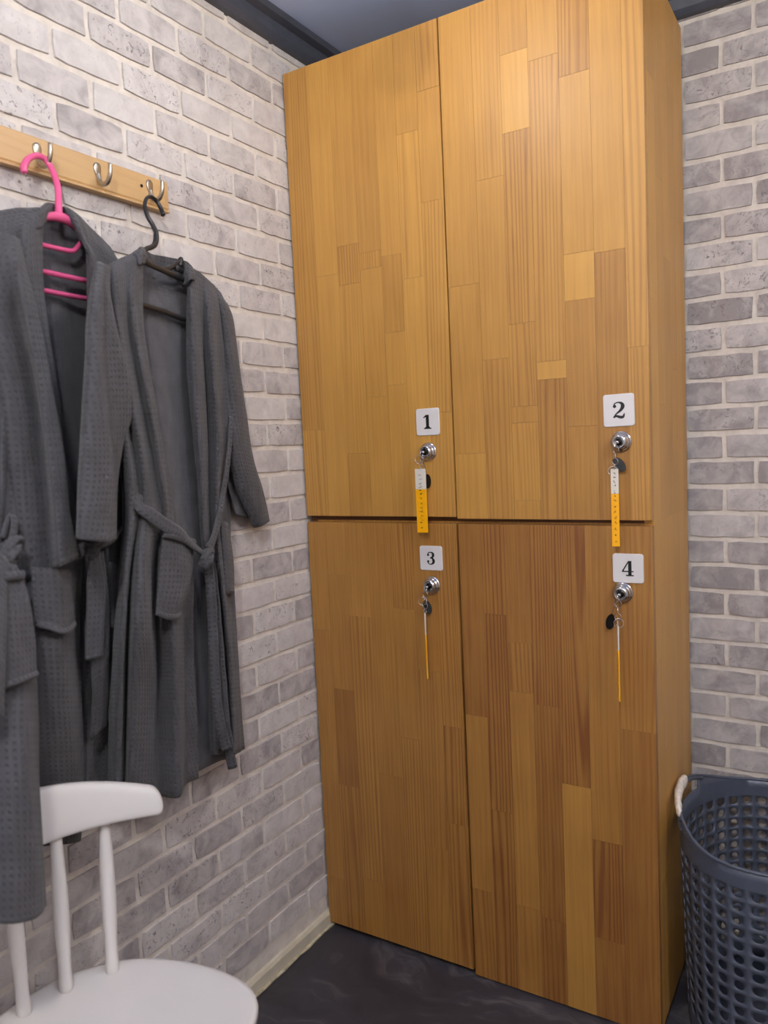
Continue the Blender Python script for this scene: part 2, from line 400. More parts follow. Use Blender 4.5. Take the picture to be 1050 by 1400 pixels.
# ceiling lamps: globe form made up to light the ceiling; last adds unseen fill
for i, (x, y, wt) in enumerate(LAMPS):
    t_ = empty('ceiling_globe_lamp', (x, y, CEIL), ['round globe lamp on the slate ceiling above the left locker doors', 'round globe lamp on the slate ceiling on the basket side of the room', 'unseen fill globe added on the slate ceiling behind the photographer'][i], 'lamp', 'ceiling globe lamps')
    v, f = lathe([(0.020, -0.001), (0.050, -0.001), (0.050, -0.012), (0.012, -0.022), (0.010, -0.128)], (x, y, CEIL), (0, 0, 1))
    fixn(mk('mount', v, f, M['chrome'], t_, smooth=True))
    n_ = 14; pf = [(max(0.0005, LAMP_R*math.sin(PI*k/n_)), -0.125-LAMP_R+LAMP_R*math.cos(PI*k/n_)) for k in range(n_+1)]
    v, f = lathe(pf, (x, y, CEIL), (0, 0, 1), 24)
    m_, t2, b2 = newmat('lamp_globe'); b2.inputs['Base Color'].default_value = (0.8, 0.8, 0.8, 1)
    b2.inputs['Emission Color'].default_value = LAMP_COL+(1,); b2.inputs['Emission Strength'].default_value = wt/(PI*4*PI*LAMP_R**2)
    fixn(mk('globe', v, f, m_, t_, smooth=True))

# ------------------------------------------------------------------ lockers
LX0, LX1, LD = 0.010, 0.8695, 0.375
CX = 0.4368
ZM = 1.1032; ZT = 2.2
def stave(parent, a, b, tone, grain, bev=0.0004, name='stave'):
    v, f = box(a, b); c = [(a[i]+b[i])/2 for i in range(3)]
    return mk(name, v, f, M['pine'], parent, origin=c, bevel=0, color=(tone, grain, R_.random(), 1))
def door(parent, x0, x1, z0, z1, bounds, joints, tones, hue):
    dr = part_empty('door', ((x0+x1)/2, 0, (z0+z1)/2), parent)
    th = 0.018
    # core board behind the staves (dark hairline joints)
    edges = [x0]+[b for b in bounds if x0+0.02 < b < x1-0.02]+[x1]
    for c in range(len(edges)-1):
        js = sorted(set([z0]+[j for j in joints.get(c, []) if z0+0.03 < j < z1-0.03]+[z1]))
        for r in range(len(js)-1):
            tn, gr = tones.get((c, r), (None, None))
            if tn is not None: tn = hue+(tn-hue)*0.6; gr = gr*0.8
            if tn is None: tn = min(1, max(0, R_.gauss(hue, 0.06))); gr = R_.choice((0.12, 0.2, 0.45, 0.7))
            g = 0.00022; d = R_.uniform(0, 0.0002)
            stave(dr, (edges[c]+(g if c else 0), -d, js[r]+(g if r else 0)), (edges[c+1]-(g if c < len(edges)-2 else 0), th, js[r+1]-(g if r < len(js)-2 else 0)), tn, gr)
    return dr
def carcass(parent, z0, z1, zb0, joints_side):
    y0 = 0.0195
    for nm, a, b in (('bottom_panel', (LX0+0.018, y0, z0), (LX1-0.019, LD, z0+0.018)), ('top_panel', (LX0+0.018, y0, z1-0.018), (LX1-0.019, LD, z1)),
                     ('divider', (CX-0.009, y0, z0+0.018), (CX+0.009, LD-0.006, z1-0.018)), ('back_panel', (LX0+0.018, LD-0.006, z0+0.018), (LX1-0.019, LD, z1-0.018)),
                     ('side_panel', (LX0, y0, z0), (LX0+0.018, LD, z1))):
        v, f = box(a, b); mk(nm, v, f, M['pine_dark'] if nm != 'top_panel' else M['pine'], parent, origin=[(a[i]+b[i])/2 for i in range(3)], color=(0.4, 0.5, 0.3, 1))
    sp = part_empty('side_panel', (LX1-0.009, LD/2, (z0+z1)/2), parent)
    ys = [0.0195, 0.085, 0.15, 0.215, 0.28, 0.33, LD]
    for c in range(len(ys)-1):
        js = [z0]+sorted(joints_side.get(c, []))+[z1]
        for r in range(len(js)-1):
            g = 0.00022
            stave(sp, (LX1-0.019, ys[c]+(g if c else 0), js[r]+(g if r else 0)), (LX1, ys[c+1]-g, js[r+1]-(g if r < len(js)-2 else 0)), min(1, max(0, R_.gauss(0.10, 0.06))), R_.choice((0.15, 0.3, 0.6)))  # paler side staves, light from the right put into the wood tone

lower = empty('locker_cabinet', (0.44, 0.19, 0.0), 'lower pine locker cabinet with doors 3 and 4 standing on the dark floor', 'locker')
upper = empty('locker_cabinet', (0.44, 0.19, 1.1), 'upper pine locker cabinet with doors 1 and 2 stacked on the other, below the ceiling', 'locker')
# plinth
v, f = box((LX0+0.03, 0.03, 0.0), (LX1-0.001, LD, 0.0121)); mk('plinth', v, f, M['dark_metal'], lower)
carcass(lower, 0.012, 1.0985, 0, {0: [0.33, 0.81], 1: [0.60], 2: [0.25, 0.95], 3: [0.52], 4: [0.74], 5: [0.4]})
carcass(upper, 1.0987, ZT, 0, {0: [1.55, 1.98], 1: [1.34, 1.80], 2: [1.65], 3: [1.42, 2.02], 4: [1.75], 5: [1.5]})
gap = 0.0018
B1 = [0.079, 0.144, 0.207, 0.268, 0.322, 0.379]
J1 = {0: [1.328], 1: [1.701], 2: [1.265, 1.671, 1.763], 3: [1.397, 1.699, 1.737], 4: [1.422, 1.544, 1.72], 5: [1.981, 1.66], 6: [1.82, 1.35, 2.06]}
T1 = {(1, 0): (0.20, 0.1), (2, 2): (0.35, 0.9), (3, 2): (0.3, 0.9), (4, 1): (0.22, 0.15), (4, 2): (0.48, 0.2), (4, 3): (0.25, 0.2)}
B2 = [0.514, 0.578, 0.639, 0.703, 0.766, 0.828]
J2 = {0: [1.254, 1.625], 1: [1.457, 1.839], 2: [1.148, 1.316, 1.351, 1.527, 1.922, 2.08], 3: [1.404, 1.441, 2.051], 4: [1.302, 1.559, 1.653, 2.002], 5: [1.646], 6: [1.452]}
T2 = {(2, 4): (0.38, 1.0), (2, 5): (0.05, 0.1), (2, 3): (0.42, 0.8), (3, 1): (0.05, 0.1), (4, 2): (0.0, 0.05), (4, 1): (0.52, 0.25), (5, 0): (0.62, 0.45), (5, 1): (0.2, 0.15), (4, 3): (0.25, 0.2), (1, 1): (0.36, 0.25)}
B3 = [0.065, 0.126, 0.190, 0.257, 0.317, 0.380]
J3 = {0: [0.144, 0.815], 1: [0.407, 0.663, 0.961], 2: [0.166, 0.858], 3: [0.459], 4: [0.564, 0.886], 5: [0.30, 0.74], 6: [0.371, 0.611]}
T3 = {(0, 0): (0.62, 0.4), (1, 0): (0.55, 0.9), (6, 0): (0.6, 0.9)}
B4 = [0.495, 0.551, 0.608, 0.668, 0.732, 0.797]
J4 = {0: [0.223, 0.647], 1: [0.428, 0.89], 2: [0.212, 0.717, 0.83], 3: [0.199, 0.694], 4: [0.524], 5: [0.189, 0.411], 6: [0.667]}
T4 = {(4, 0): (0.22, 0.12), (1, 0): (0.62, 0.9), (1, 1): (0.66, 1.0), (4, 1): (0.62, 0.9), (5, 1): (0.75, 0.9), (0, 0): (0.6, 0.6), (2, 1): (0.4, 0.2), (3, 0): (0.75, 0.6), (3, 1): (0.72, 0.5), (2, 2): (0.45, 0.8), (5, 2): (0.5, 0.3), (0, 1): (0.45, 0.15)}
d1 = door(upper, LX0, CX-gap, ZM+0.0075, ZT, B1, J1, T1, 0.30)
d2 = door(upper, CX+gap, LX1, ZM+0.0035, ZT, B2, J2, T2, 0.34)
d3 = door(lower, LX0, CX-gap-0.001, 0.014, ZM-0.009, B3, J3, T3, 0.56)  # lower doors toned darker, mostly dim light near the floor put into the wood
d4 = door(lower, CX+gap+0.001, LX1, 0.004, ZM-0.0085, B4, J4, T4, 0.70)

# number plates with slab-serif digits (plate + raised ink in one mesh, two materials)
def rrect(w, h, r, n=5):
    pts = []
    for cx, cy, a0 in ((w/2-r, h/2-r, 0), (-w/2+r, h/2-r, 90), (-w/2+r, -h/2+r, 180), (w/2-r, -h/2+r, 270)):
        for i in range(n+1):
            a = math.radians(a0+90*i/n); pts.append((cx+r*math.cos(a), cy+r*math.sin(a)))
    return pts
def ribbon(pts, ws, n=26):
    c = catmull([Vector((x, y, 0)) for x, y in pts], n); ww = [v.x for v in catmull([Vector((a, 0, 0)) for a in ws], n)]
    quads = []; L, Rr = [], []
    for i, p in enumerate(c):
        d = (c[min(i+1, n-1)]-c[max(i-1, 0)]).normalized(); nrm = Vector((-d.y, d.x, 0))
        L.append(p+nrm*ww[i]/2); Rr.append(p-nrm*ww[i]/2)
    for i in range(n-1): quads.append([L[i], L[i+1], Rr[i+1], Rr[i]])
    return [[(q.x, q.y) for q in qq] for qq in quads]
def disc(cx, cy, r, n=16): return [[(cx+r*math.cos(2*PI*i/n), cy+r*math.sin(2*PI*i/n)) for i in range(n)]]
def rect(a, b, c, d): return [[(a, b), (c, b), (c, d), (a, d)]]
DIG = {
 1: rect(-0.11, -0.44, 0.11, 0.5) + rect(-0.28, -0.5, 0.28, -0.42) + [[(-0.11, 0.5), (-0.11, 0.36), (-0.30, 0.27), (-0.30, 0.34)]] + [[(-0.11, -0.3), (-0.2, -0.42), (0.2, -0.42), (0.11, -0.3)]],
 2: ribbon([(-0.24, 0.27), (-0.20, 0.40), (0.0, 0.465), (0.19, 0.38), (0.23, 0.2), (0.1, -0.02), (-0.14, -0.22), (-0.27, -0.42)], [0.08, 0.07, 0.08, 0.17, 0.21, 0.15, 0.08, 0.08]) + disc(-0.21, 0.24, 0.095) + ribbon([(-0.29, -0.42), (-0.12, -0.34), (0.08, -0.41), (0.24, -0.40), (0.32, -0.2)], [0.10, 0.13, 0.17, 0.15, 0.05]),
 3: ribbon([(-0.23, 0.28), (-0.17, 0.42), (0.02, 0.465), (0.18, 0.38), (0.20, 0.22), (0.12, 0.08), (-0.06, 0.03)], [0.08, 0.07, 0.08, 0.17, 0.2, 0.13, 0.07]) + ribbon([(-0.06, 0.03), (0.13, -0.01), (0.22, -0.16), (0.19, -0.36), (0.0, -0.465), (-0.19, -0.41), (-0.25, -0.26)], [0.07, 0.13, 0.21, 0.18, 0.08, 0.07, 0.08]) + disc(-0.2, 0.26, 0.09) + disc(-0.21, -0.25, 0.095),
 4: rect(0.02, -0.44, 0.22, 0.5) + rect(-0.12, -0.5, 0.34, -0.42) + rect(-0.36, -0.24, 0.34, -0.16) + [[(0.02, 0.5), (0.10, 0.5), (-0.26, -0.17), (-0.36, -0.17)]],
}
def plate(parent, x, z, w, h, dig, yf=0.0, rot=0.0, label=None):
    V, F, FM = [], [], []
    O = Vector((x, yf, z)); ca, sa = math.cos(rot), math.sin(rot)
    def P3(u, v, d): return O+Vector((u*ca-v*sa, -d, u*sa+v*ca))
    th = 0.0032
    for k, (s, d) in enumerate(((1.0, 0.0), (1.0, th*0.7), (0.965, th))):
        V += [P3(a*s, b*s, d) for a, b in rrect(w, h, 0.0055)]
    n = len(V)//3
    for k in range(2):
        for i in range(n): F.append((k*n+i, k*n+(i+1) % n, (k+1)*n+(i+1) % n, (k+1)*n+i)); FM.append(0)
    F.append(tuple(2*n+i for i in range(n))); FM.append(0); F.append(tuple(range(n))[::-1]); FM.append(0)
    s = h*0.52; dd = th+0.0004
    for poly in DIG[dig]:
        dd += 0.000004
        b = len(V); V += [P3(a*s*1.08, c*s, dd) for a, c in poly]; F.append(tuple(range(b, len(V)))); FM.append(1)
    o = mk('number_plate', V, F, None, parent, origin=O, mats=[M['white_plate'], M['ink']], fmat=FM)
    if label: o['label'] = label
    return o
plate(d1, 0.3730, 1.3305, 0.060, 0.062, 1, label='white square plate with black number 1')
plate(d2, 0.8090, 1.3295, 0.062, 0.065, 2, rot=0.01, label='white square plate with black number 2')
plate(d3, 0.3665, 1.0130, 0.059, 0.058, 3, label='white square plate with black number 3')
plate(d4, 0.8210, 1.0080, 0.062, 0.060, 4, label='white square plate with black number 4')
def lock(parent, x, z):
    prof = [(0.0215, 0.0), (0.0215, 0.0025), (0.0200, 0.0042), (0.0180, 0.0048), (0.0190, 0.0062), (0.0185, 0.0085), (0.0160, 0.0105), (0.0150, 0.0115),
            (0.0160, 0.0135), (0.0152, 0.0175), (0.0125, 0.0205), (0.0105, 0.0212), (0.0095, 0.0200), (0.0075, 0.0196)]
    v, f = lathe(prof, (x, 0, z), (0, -1, 0), 36)
    v2, f2 = lathe([(0.0078, 0.0190), (0.0074, 0.0204), (0.004, 0.0210)], (x, 0, z), (0, -1, 0), 24)
    n1 = len(f); V, F = join((v, f), (v2, f2))
    o = mk('cam_lock', V, F, None, parent, origin=(x, 0, z), mats=[M['chrome'], M['dark_metal']], fmat=[0]*n1+[1]*len(f2), smooth=True); fixn(o)
    o.data.polygons.foreach_set('use_smooth', [True]*len(o.data.polygons)); return o
LK = [(0.371, 1.262, d1), (0.812, 1.266, d2), (0.366, 0.949, d3), (0.809, 0.957, d4)]
for x, z, p in LK: lock(p, x, z)

# keys with ring, black fob and amber tag
def key(px_tag, ytop, ybot, width, ang, lock_xy, fob, label, yoff, ringc):
    x, z = lock_xy
    root = empty('locker_key', (x, -0.018, z), label, 'key', 'locker keys')
    # key: blade in lock, flat bow outside
    v, f = tube([(x, -0.0205, z), (x-0.001, -0.029, z-0.001)], 0.0032, 8)
    v2, f2 = lathe([(0.0040, -0.0008), (0.0062, -0.0009), (0.0068, 0), (0.0062, 0.0009), (0.0040, 0.0008)], (x-0.0015, -0.0345, z-0.003), (1, 0.25, 0), 20)
    V, F = join((v, f), (v2, f2)); fixn(mk('key', V, F, M['chrome'], root, smooth=True))
    top = at_axis(px_tag, ytop, 1, yoff); bot = at_axis(px_tag, ybot, 1, yoff); L = (top-bot).length
    bot = Vector((top.x, yoff, top.z-L)); 
    rc = at_axis(ringc[0], ringc[1], 1, yoff+0.002)
    # ring and little chain links
    def torus(c, R, r, nrm, n=22):
        nrm = Vector(nrm).normalized(); a = nrm.orthogonal().normalized(); b = nrm.cross(a); pts = [c+(a*math.cos(2*PI*i/n)+b*math.sin(2*PI*i/n))*R for i in range(n+1)]
        return tube(pts, r, 6, caps=False)
    v, f = torus(rc, 0.0095, 0.0007, (0.3, -1, 0.15)); fixn(mk('key_ring', v, f, M['chrome'], root, smooth=True))
    links = []
    a0 = Vector((x-0.0015, -0.033, z-0.010)); e0 = Vector((top.x, yoff, top.z-0.002))
    for i in range(4):
        c = a0.lerp(e0, (i+0.5)/4); links.append(torus(c, max(0.0042, (e0-a0).length/7.2), 0.0007, (1, 0.2, 0) if i % 2 else (0.2, 1, 0.1), 14))
    V, F = join(*links); fixn(mk('chain', V, F, M['chrome'], root, smooth=True))
    # fob: thin oval disc
    fp = at_axis(fob[0], fob[1], 1, -0.012); nrm = Vector((math.cos(fob[2]), -math.sin(fob[2]), 0)); side = Vector((math.sin(fob[2]), math.cos(fob[2]), 0))
    upd = (Vector((0, 0, 1))+Vector((1, 0, 0))*fob[3]).normalized(); side = nrm.cross(upd)
    V = []; n = 20
    for s_, h_ in ((1, -0.0011), (1, 0.0011)):
        for i in range(n):
            th = 2*PI*i/n; V.append(fp+upd*math.cos(th)*0.0165*s_+side*math.sin(th)*0.0105*s_+nrm*h_)
    F = [(i, (i+1) % n, n+(i+1) % n, n+i) for i in range(n)]+[tuple(range(n))[::-1], tuple(range(n, 2*n))]
    fixn(mk('fob', V, F, M['black_fob'], root, bevel=0.0004))
    v, f = tube([fp+upd*0.0155, (fp+upd*0.019+a0)/2, a0], 0.0008, 6, sub=8); mk('fob_link', v, f, M['chrome'], root, smooth=True)
    # tag body
    ex = Vector((math.cos(ang), math.sin(ang), 0)); ey = Vector((-math.sin(ang), math.cos(ang), 0)); hw = width/2; t2 = 0.0014
    ez = Vector((0, 0, 1))
    def slab(z0, z1, mat, nm):
        V = []
        for zz in (z0, z1):
            for sx, sy in ((-1, -1), (1, -1), (1, 1), (-1, 1)): V.append(bot+ex*hw*sx+ey*t2*sy+ez*zz)
        F = [(0,3,2,1),(4,5,6,7),(0,1,5,4),(1,2,6,5),(2,3,7,6),(3,0,4,7)]
        return mk(nm, V, F, mat, root, bevel=0.0006)
    slab(0, L*0.68, M['tag_yellow'], 'tag'); slab(L*0.68+0.0001, L, M['tag_clear'], 'tag_top')
    # faint print running up the tag: small strokes on both faces
    rr = random.Random(int(px_tag)); V, F = [], []
    zz = L*0.05
    while zz < L*0.93:
        for q in range(rr.choice((2, 3, 3))):
            u = rr.uniform(-0.13, 0.10)*width; dz = rr.uniform(0, 0.0045)
            wdt, hgt = ((rr.uniform(0.12, 0.24)*width, 0.0009) if q % 2 == 0 else (0.0011, rr.uniform(0.002, 0.004)))
            for sd in (-1, 1):
                b = len(V)
                for du, dv in ((-wdt/2, 0), (wdt/2, 0), (wdt/2, hgt), (-wdt/2, hgt)): V.append(bot+ex*(u+du)+ey*(t2+0.0002+0.00002*q)*sd+ez*(zz+dz+dv))
                F.append((b, b+1, b+2, b+3))
        zz += rr.choice((0.0085, 0.0095, 0.0125))
    mk('tag_print', V, F, M['ink'], root)
    return root
key(574.5, 641, 728, 0.0270, 0.04, LK[0][:2], (584.5, 658, 0.30, 0.0), 'key in lock 1 with a wide amber and white tag facing the room', -0.030, (573, 628))
key(840, 641, 747, 0.0150, 0.25, LK[1][:2], (847, 635, 0.95, -0.7), 'key in lock 2 with a long amber tag hanging across the middle gap', -0.032, (838, 644))
key(581, 838, 926, 0.0200, -1.10, LK[2][:2], (584, 830, 0.75, -0.35), 'key in lock 3 with a thin amber tag seen edge on', -0.030, (578, 822))
key(844.5, 855, 957, 0.0220, -1.22, LK[3][:2], (834.5, 850, 0.75, 0.15), 'key in lock 4 with an amber edged tag and black fob on its left', -0.032, (846, 852))

# ------------------------------------------------------------------ coat rack
zr0, zr1 = 1.7735, 1.8355
rack = empty('coat_rack', (0, -0.9, 1.80), 'long bamboo wall rack with metal coat hooks on the brick wall', 'coat rack')
yE = -0.4185
pr = [(0.005, zr0), (0.0215, zr0), (0.0215, zr0+0.003), (0.0165, zr0+0.006), (0.0185, zr0+0.009), (0.0185, zr1-0.003), (0.0165, zr1), (0.005, zr1)]
V = [(x, yE, z) for x, z in pr]+[(x, -1.32, z) for x, z in pr]; n = len(pr)
F = [(i, (i+1) % n, n+(i+1) % n, n+i) for i in range(n)]+[tuple(range(n))[::-1], tuple(range(n, 2*n))]
o = fixn(mk('board', V, F, mat_wood('bamboo_rack_long', srgb(206, 170, 120), srgb(172, 134, 88), 0.6, axis='Y'), rack)); o.color = (0.3, 0.5, 0.4, 1)
hooky = [-0.467, -0.592, -0.716, -0.841, -0.966, -1.091, -1.216]
for i, y in enumerate(hooky):
    z = 1.812-0.001*i
    # back plate: teardrop, wide at the top
    V = []; n = 24; hh = 0.027
    for d, s in ((0.0, 1.0), (0.0022, 0.97), (0.0030, 0.7)):
        for k in range(n):
            th = 2*PI*k/n; zz = math.cos(th); wd = 0.0078+0.0026*zz
            V.append((0.0185+d, y+math.sin(th)*wd*s, z+zz*hh/2*s-0.002+0.004))
    F = []
    for r in range(2):
        for k in range(n): F.append((r*n+k, r*n+(k+1) % n, (r+1)*n+(k+1) % n, (r+1)*n+k))
    F.append(tuple(range(2*n, 3*n))); F.append(tuple(range(n))[::-1])
    pts = [(0.0205, y, z-0.004), (0.0215, y, z-0.012), (0.025, y, z-0.0205), (0.034, y, z-0.0265), (0.045, y, z-0.025), (0.0525, y, z-0.014), (0.0545, y, z-0.003), (0.0545, y, z+0.006)]
    v2, f2 = tube(pts, [0.0035, 0.004, 0.0040, 0.0042, 0.0042, 0.0040, 0.0040, 0.0034], 10, sub=28, flat=1.15, up=(0, 1, 0))
    V, F = join((V, F), (v2, f2)); fixn(mk('hook', V, F, M['nickel'], rack, origin=(0.0185, y, z), smooth=True))
v, f = lathe([(0.0032, 0.0), (0.0032, 0.001), (0.001, 0.0015)], (0.0185, -0.487, 1.811), (1, 0, 0), 12); fixn(mk('screw', v, f, M['dark_metal'], rack))

# ------------------------------------------------------------------ garments
CA = math.cos(0.225); SA = math.sin(0.225)
nA = Vector((CA, SA, 0)); dA = Vector((-SA, CA, 0))
PA = Vector((0.088, -0.50, 1.5)); PB = Vector((0.092, -0.757, 1.5)); PC = Vector((0.15, -1.02, 1.5))
def sstep(a, b, x):
    t = min(1, max(0, (x-a)/(b-a))); return t*t*(3-2*t)
def tuck(p):
    """skirts near the chair lie flat against the wall, behind its back rest"""
    f = sstep(0.98, 0.80, p.z)*sstep(-0.60, -0.72, p.y)
    if f <= 0: return p
    xt = p.x*(1-f)+f*(0.010+0.5*p.x); d = p-CAM
    return CAM + d*((xt-CAM.x)/d.x)
def garment(name, parent, plane, rows, nu=70, nv=90, closed=False, thick=0.003, mat='terry', wr=0.0022, seed=0, ts=None):
    P_, n_ = plane
    if name == 'front_panel': rows = [[(x, y, o_+(0 if y < 745 else 0.010 if o_ >= 0.036 else -0.007 if o_ <= 0.024 else 0)) for x, y, o_ in row] for row in rows]
    R3 = [[at_plane(x, y, P_, n_, o_) for (x, y, o_) in row] for row in rows]
    if plane[0] is not PC: R3 = [[tuck(p) for p in row] for row in R3]
    R3 = [catmull(r, nu, closed) for r in R3]
    cols = [catmull([R3[k][i] for k in range(len(R3))], nv) for i in range(nu)]
    V = []; uv = []
    g = [[cols[i][j] for i in range(nu)] for j in range(nv)]
    mid = nu//2; vv = 0
    for j in range(nv):
        if j: vv += (g[j][mid]-g[j-1][mid]).length
        us = [0]
        for i in range(1, nu): us.append(us[-1]+(g[j][i]-g[j][i-1]).length)
        m0 = us[mid]
        for i in range(nu):
            p = g[j][i]
            q = Vector((p.x*22, p.y*22, p.z*7+seed*5.1))
            w_ = noise.noise(q)*wr + noise.noise(q*2.7)*wr*0.45
            V.append(p+n_*w_); uv.append((us[i]-m0, vv))
    F = []
    for j in range(nv-1):
        for i in range(nu if closed else nu-1):
            F.append((j*nu+i, j*nu+(i+1) % nu, (j+1)*nu+(i+1) % nu, (j+1)*nu+i))
    return mk(name, V, F, M[mat], parent, smooth=True, uvs=uv, solid=thick)
def strap(name, parent, plane, pts, wid, n=40, thick=0.0035, mat='terry', wv=None, twist=None, wdir=None):
    """flat strip along px points (x, y, o); width direction in robe plane, perpendicular to path"""
    P_, n_ = plane; c = catmull([(tuck if P_ is not PC else (lambda q: q))(at_plane(x, y, P_, n_, o_)) for x, y, o_ in pts], n)
    V, F, uv = [], [], []; L = 0; m = 7
    for i, p in enumerate(c):
        if i: L += (p-c[i-1]).length
        d = (c[min(i+1, n-1)]-c[max(i-1, 0)]).normalized(); s = n_.cross(d).normalized()
        tw = twist(i/(n-1)) if twist else 0
        s = s*math.cos(tw)+n_*math.sin(tw)
        w_ = wid*(wv(i/(n-1)) if wv else 1)
        for k in range(m):
            t = k/(m-1)-0.5
            V.append(p+s*w_*t+n_*(0.003*math.cos(t*PI)*1.0+noise.noise(p*30+Vector((k*0.3, 0, 0)))*0.0015)); uv.append((w_*t, L))
    for i in range(n-1):
        for k in range(m-1): F.append((i*m+k, i*m+k+1, (i+1)*m+k+1, (i+1)*m+k))
    return mk(name, V, F, M[mat], parent, smooth=True, uvs=uv, solid=thick)
def rws(spec):
    """spec: list of rows, each a list of (x, y, o)"""
    return spec

# ---- robe A : on the black hanger
LA = (PA, nA)
ra = empty('bathrobe', (0.08, -0.50, 1.72), 'charcoal waffle bathrobe on the black hanger, nearest the lockers', 'bathrobe', 'bathrobes on the coat rack')
garment('back_panel', ra, LA, [
 [(166, 352, -.014), (190, 352, -.030), (215, 362, -.032), (240, 372, -.032), (262, 378, -.024), (282, 382, -.016)],
 [(150, 384, -.014), (180, 376, -.018), (210, 386, -.022), (236, 394, -.022), (264, 398, -.020), (300, 405, -.018)],
 [(142, 440, -.014), (178, 430, -.010), (208, 438, .000), (236, 440, -.006), (266, 444, -.012), (308, 452, -.018)],
 [(150, 520, -.014), (188, 520, -.008), (214, 520, .006), (240, 520, -.004), (270, 522, -.010), (312, 525, -.018)],
 [(162, 620, -.014), (196, 620, -.006), (222, 620, .010), (246, 620, -.006), (276, 620, -.008), (314, 620, -.018)],
 [(168, 710, -.014), (200, 710, -.004), (232, 710, .012), (254, 712, -.006), (280, 710, -.006), (314, 705, -.018)],
 [(160, 800, -.014), (200, 800, -.006), (235, 800, .004), (262, 800, -.006), (288, 800, -.006), (316, 800, -.018)],
 [(150, 930, -.014), (200, 930, -.006), (240, 930, .004), (270, 930, -.010), (294, 930, -.006), (322, 930, -.018)],
 [(150, 1072, -.012), (200, 1080, -.004), (240, 1074, .004), (268, 1056, -.012), (300, 1040, -.012), (318, 1038, -.010)],
], 60, 90, mat='terry_in', seed=1)
garment('front_panel', ra, LA, [
 [(132, 371, .010), (140, 366, .012), (148, 362, .012), (156, 358, .014), (164, 354, .014), (171, 351, .014), (178, 348, .013), (186, 344, .012), (194, 340, .004)],
 [(137, 395, .018), (144, 392, .030), (150, 388, .026), (157, 382, .036), (164, 378, .034), (171, 374, .030), (179, 368, .030), (187, 362, .024), (194, 354, .012)],
 [(140, 440, .018), (147, 440, .036), (154, 438, .024), (161, 436, .042), (168, 436, .036), (175, 434, .026), (182, 432, .040), (190, 430, .030), (195, 430, .024)],
 [(148, 500, .018), (155, 500, .040), (163, 500, .024), (170, 500, .046), (178, 500, .034), (186, 500, .024), (194, 500, .044), (200, 500, .034), (203, 500, .028)],
 [(160, 570, .018), (167, 570, .040), (175, 570, .022), (183, 570, .044), (192, 570, .034), (199, 570, .022), (207, 570, .046), (213, 570, .034), (216, 570, .028)],
 [(170, 640, .018), (178, 640, .036), (187, 640, .022), (196, 640, .042), (205, 640, .032), (212, 640, .022), (219, 640, .044), (225, 640, .034), (228, 640, .028)],
 [(172, 700, .016), (180, 700, .032), (190, 700, .022), (198, 700, .038), (210, 702, .034), (220, 704, .024), (228, 708, .040), (235, 712, .030), (239, 716, .024)],
 [(166, 770, .016), (174, 770, .036), (180, 770, .016), (188, 770, .044), (202, 770, .044), (212, 770, .014), (232, 770, .044), (248, 770, .034), (262, 775, .020)],
 [(158, 860, .016), (168, 860, .040), (175, 860, .010), (184, 860, .050), (204, 860, .050), (213, 860, .008), (238, 860, .048), (251, 860, .022), (263, 860, .018)],
 [(151, 960, .016), (164, 960, .040), (172, 960, .010), (182, 960, .056), (207, 960, .054), (216, 960, .004), (242, 960, .050), (252, 960, .016), (268, 960, .020)],
 [(148, 1076, .016), (160, 1088, .042), (170, 1086, .012), (179, 1090, .060), (206, 1086, .058), (219, 1088, .004), (244, 1090, .046), (253, 1072, .012), (271, 1064, .016)],
], 110, 130, seed=2)
garment('front_panel', ra, LA, [
 [(258, 363, .002), (262, 366, .010), (268, 370, .012), (275, 375, .012), (283, 382, .012), (291, 389, .010), (299, 398, .004)],
 [(256, 400, .012), (262, 402, .026), (270, 404, .024), (277, 407, .020), (284, 410, .030), (293, 414, .026), (304, 420, .010)],
 [(255, 450, .016), (264, 450, .034), (274, 450, .026), (278, 451, .014), (287, 452, .036), (297, 454, .026), (309, 456, .012)],
 [(257, 520, .018), (267, 520, .036), (277, 520, .028), (281, 520, .010), (293, 520, .040), (302, 520, .022), (312, 520, .026)],
 [(264, 600, .018), (272, 600, .036), (280, 600, .028), (284, 600, .010), (298, 600, .040), (305, 600, .020), (314, 598, .026)],
 [(271, 670, .020), (277, 670, .034), (282, 670, .028), (286, 670, .010), (296, 670, .038), (301, 668, .024), (306, 664, .020)],
 [(275, 735, .018), (280, 735, .030), (285, 735, .024), (289, 735, .010), (298, 735, .034), (305, 730, .020), (312, 728, .014)],
 [(283, 800, .016), (289, 800, .030), (294, 800, .020), (299, 800, .008), (305, 800, .036), (312, 800, .024), (319, 800, .010)],
 [(285, 900, .014), (292, 900, .026), (300, 900, .010), (307, 900, .014), (314, 900, .036), (320, 900, .026), (325, 900, .010)],
 [(287, 1030, .010), (296, 1032, .022), (306, 1030, .006), (314, 1030, .012), (321, 1032, .036), (328, 1028, .026), (334, 1024, .008)],
], 80, 120, seed=3)
garment('collar', ra, LA, [
 [(180, 347, .012), (189, 341, .020), (194, 338, .018), (206, 347, -.026), (226, 351, -.028), (246, 355, -.020), (256, 358, .006), (262, 365, .020), (266, 372, .014)],
 [(182, 352, .016), (190, 348, .028), (196, 345, .022), (208, 355, -.026), (226, 361, -.028), (246, 367, -.020), (254, 370, .010), (261, 372, .026), (266, 376, .016)],
 [(186, 362, .018), (191, 362, .034), (194, 360, .026), (206, 363, -.026), (226, 374, -.026), (245, 384, -.020), (253, 390, .010), (260, 382, .030), (266, 384, .018)],
], 70, 14, mat='terry', seed=4, wr=0.001)
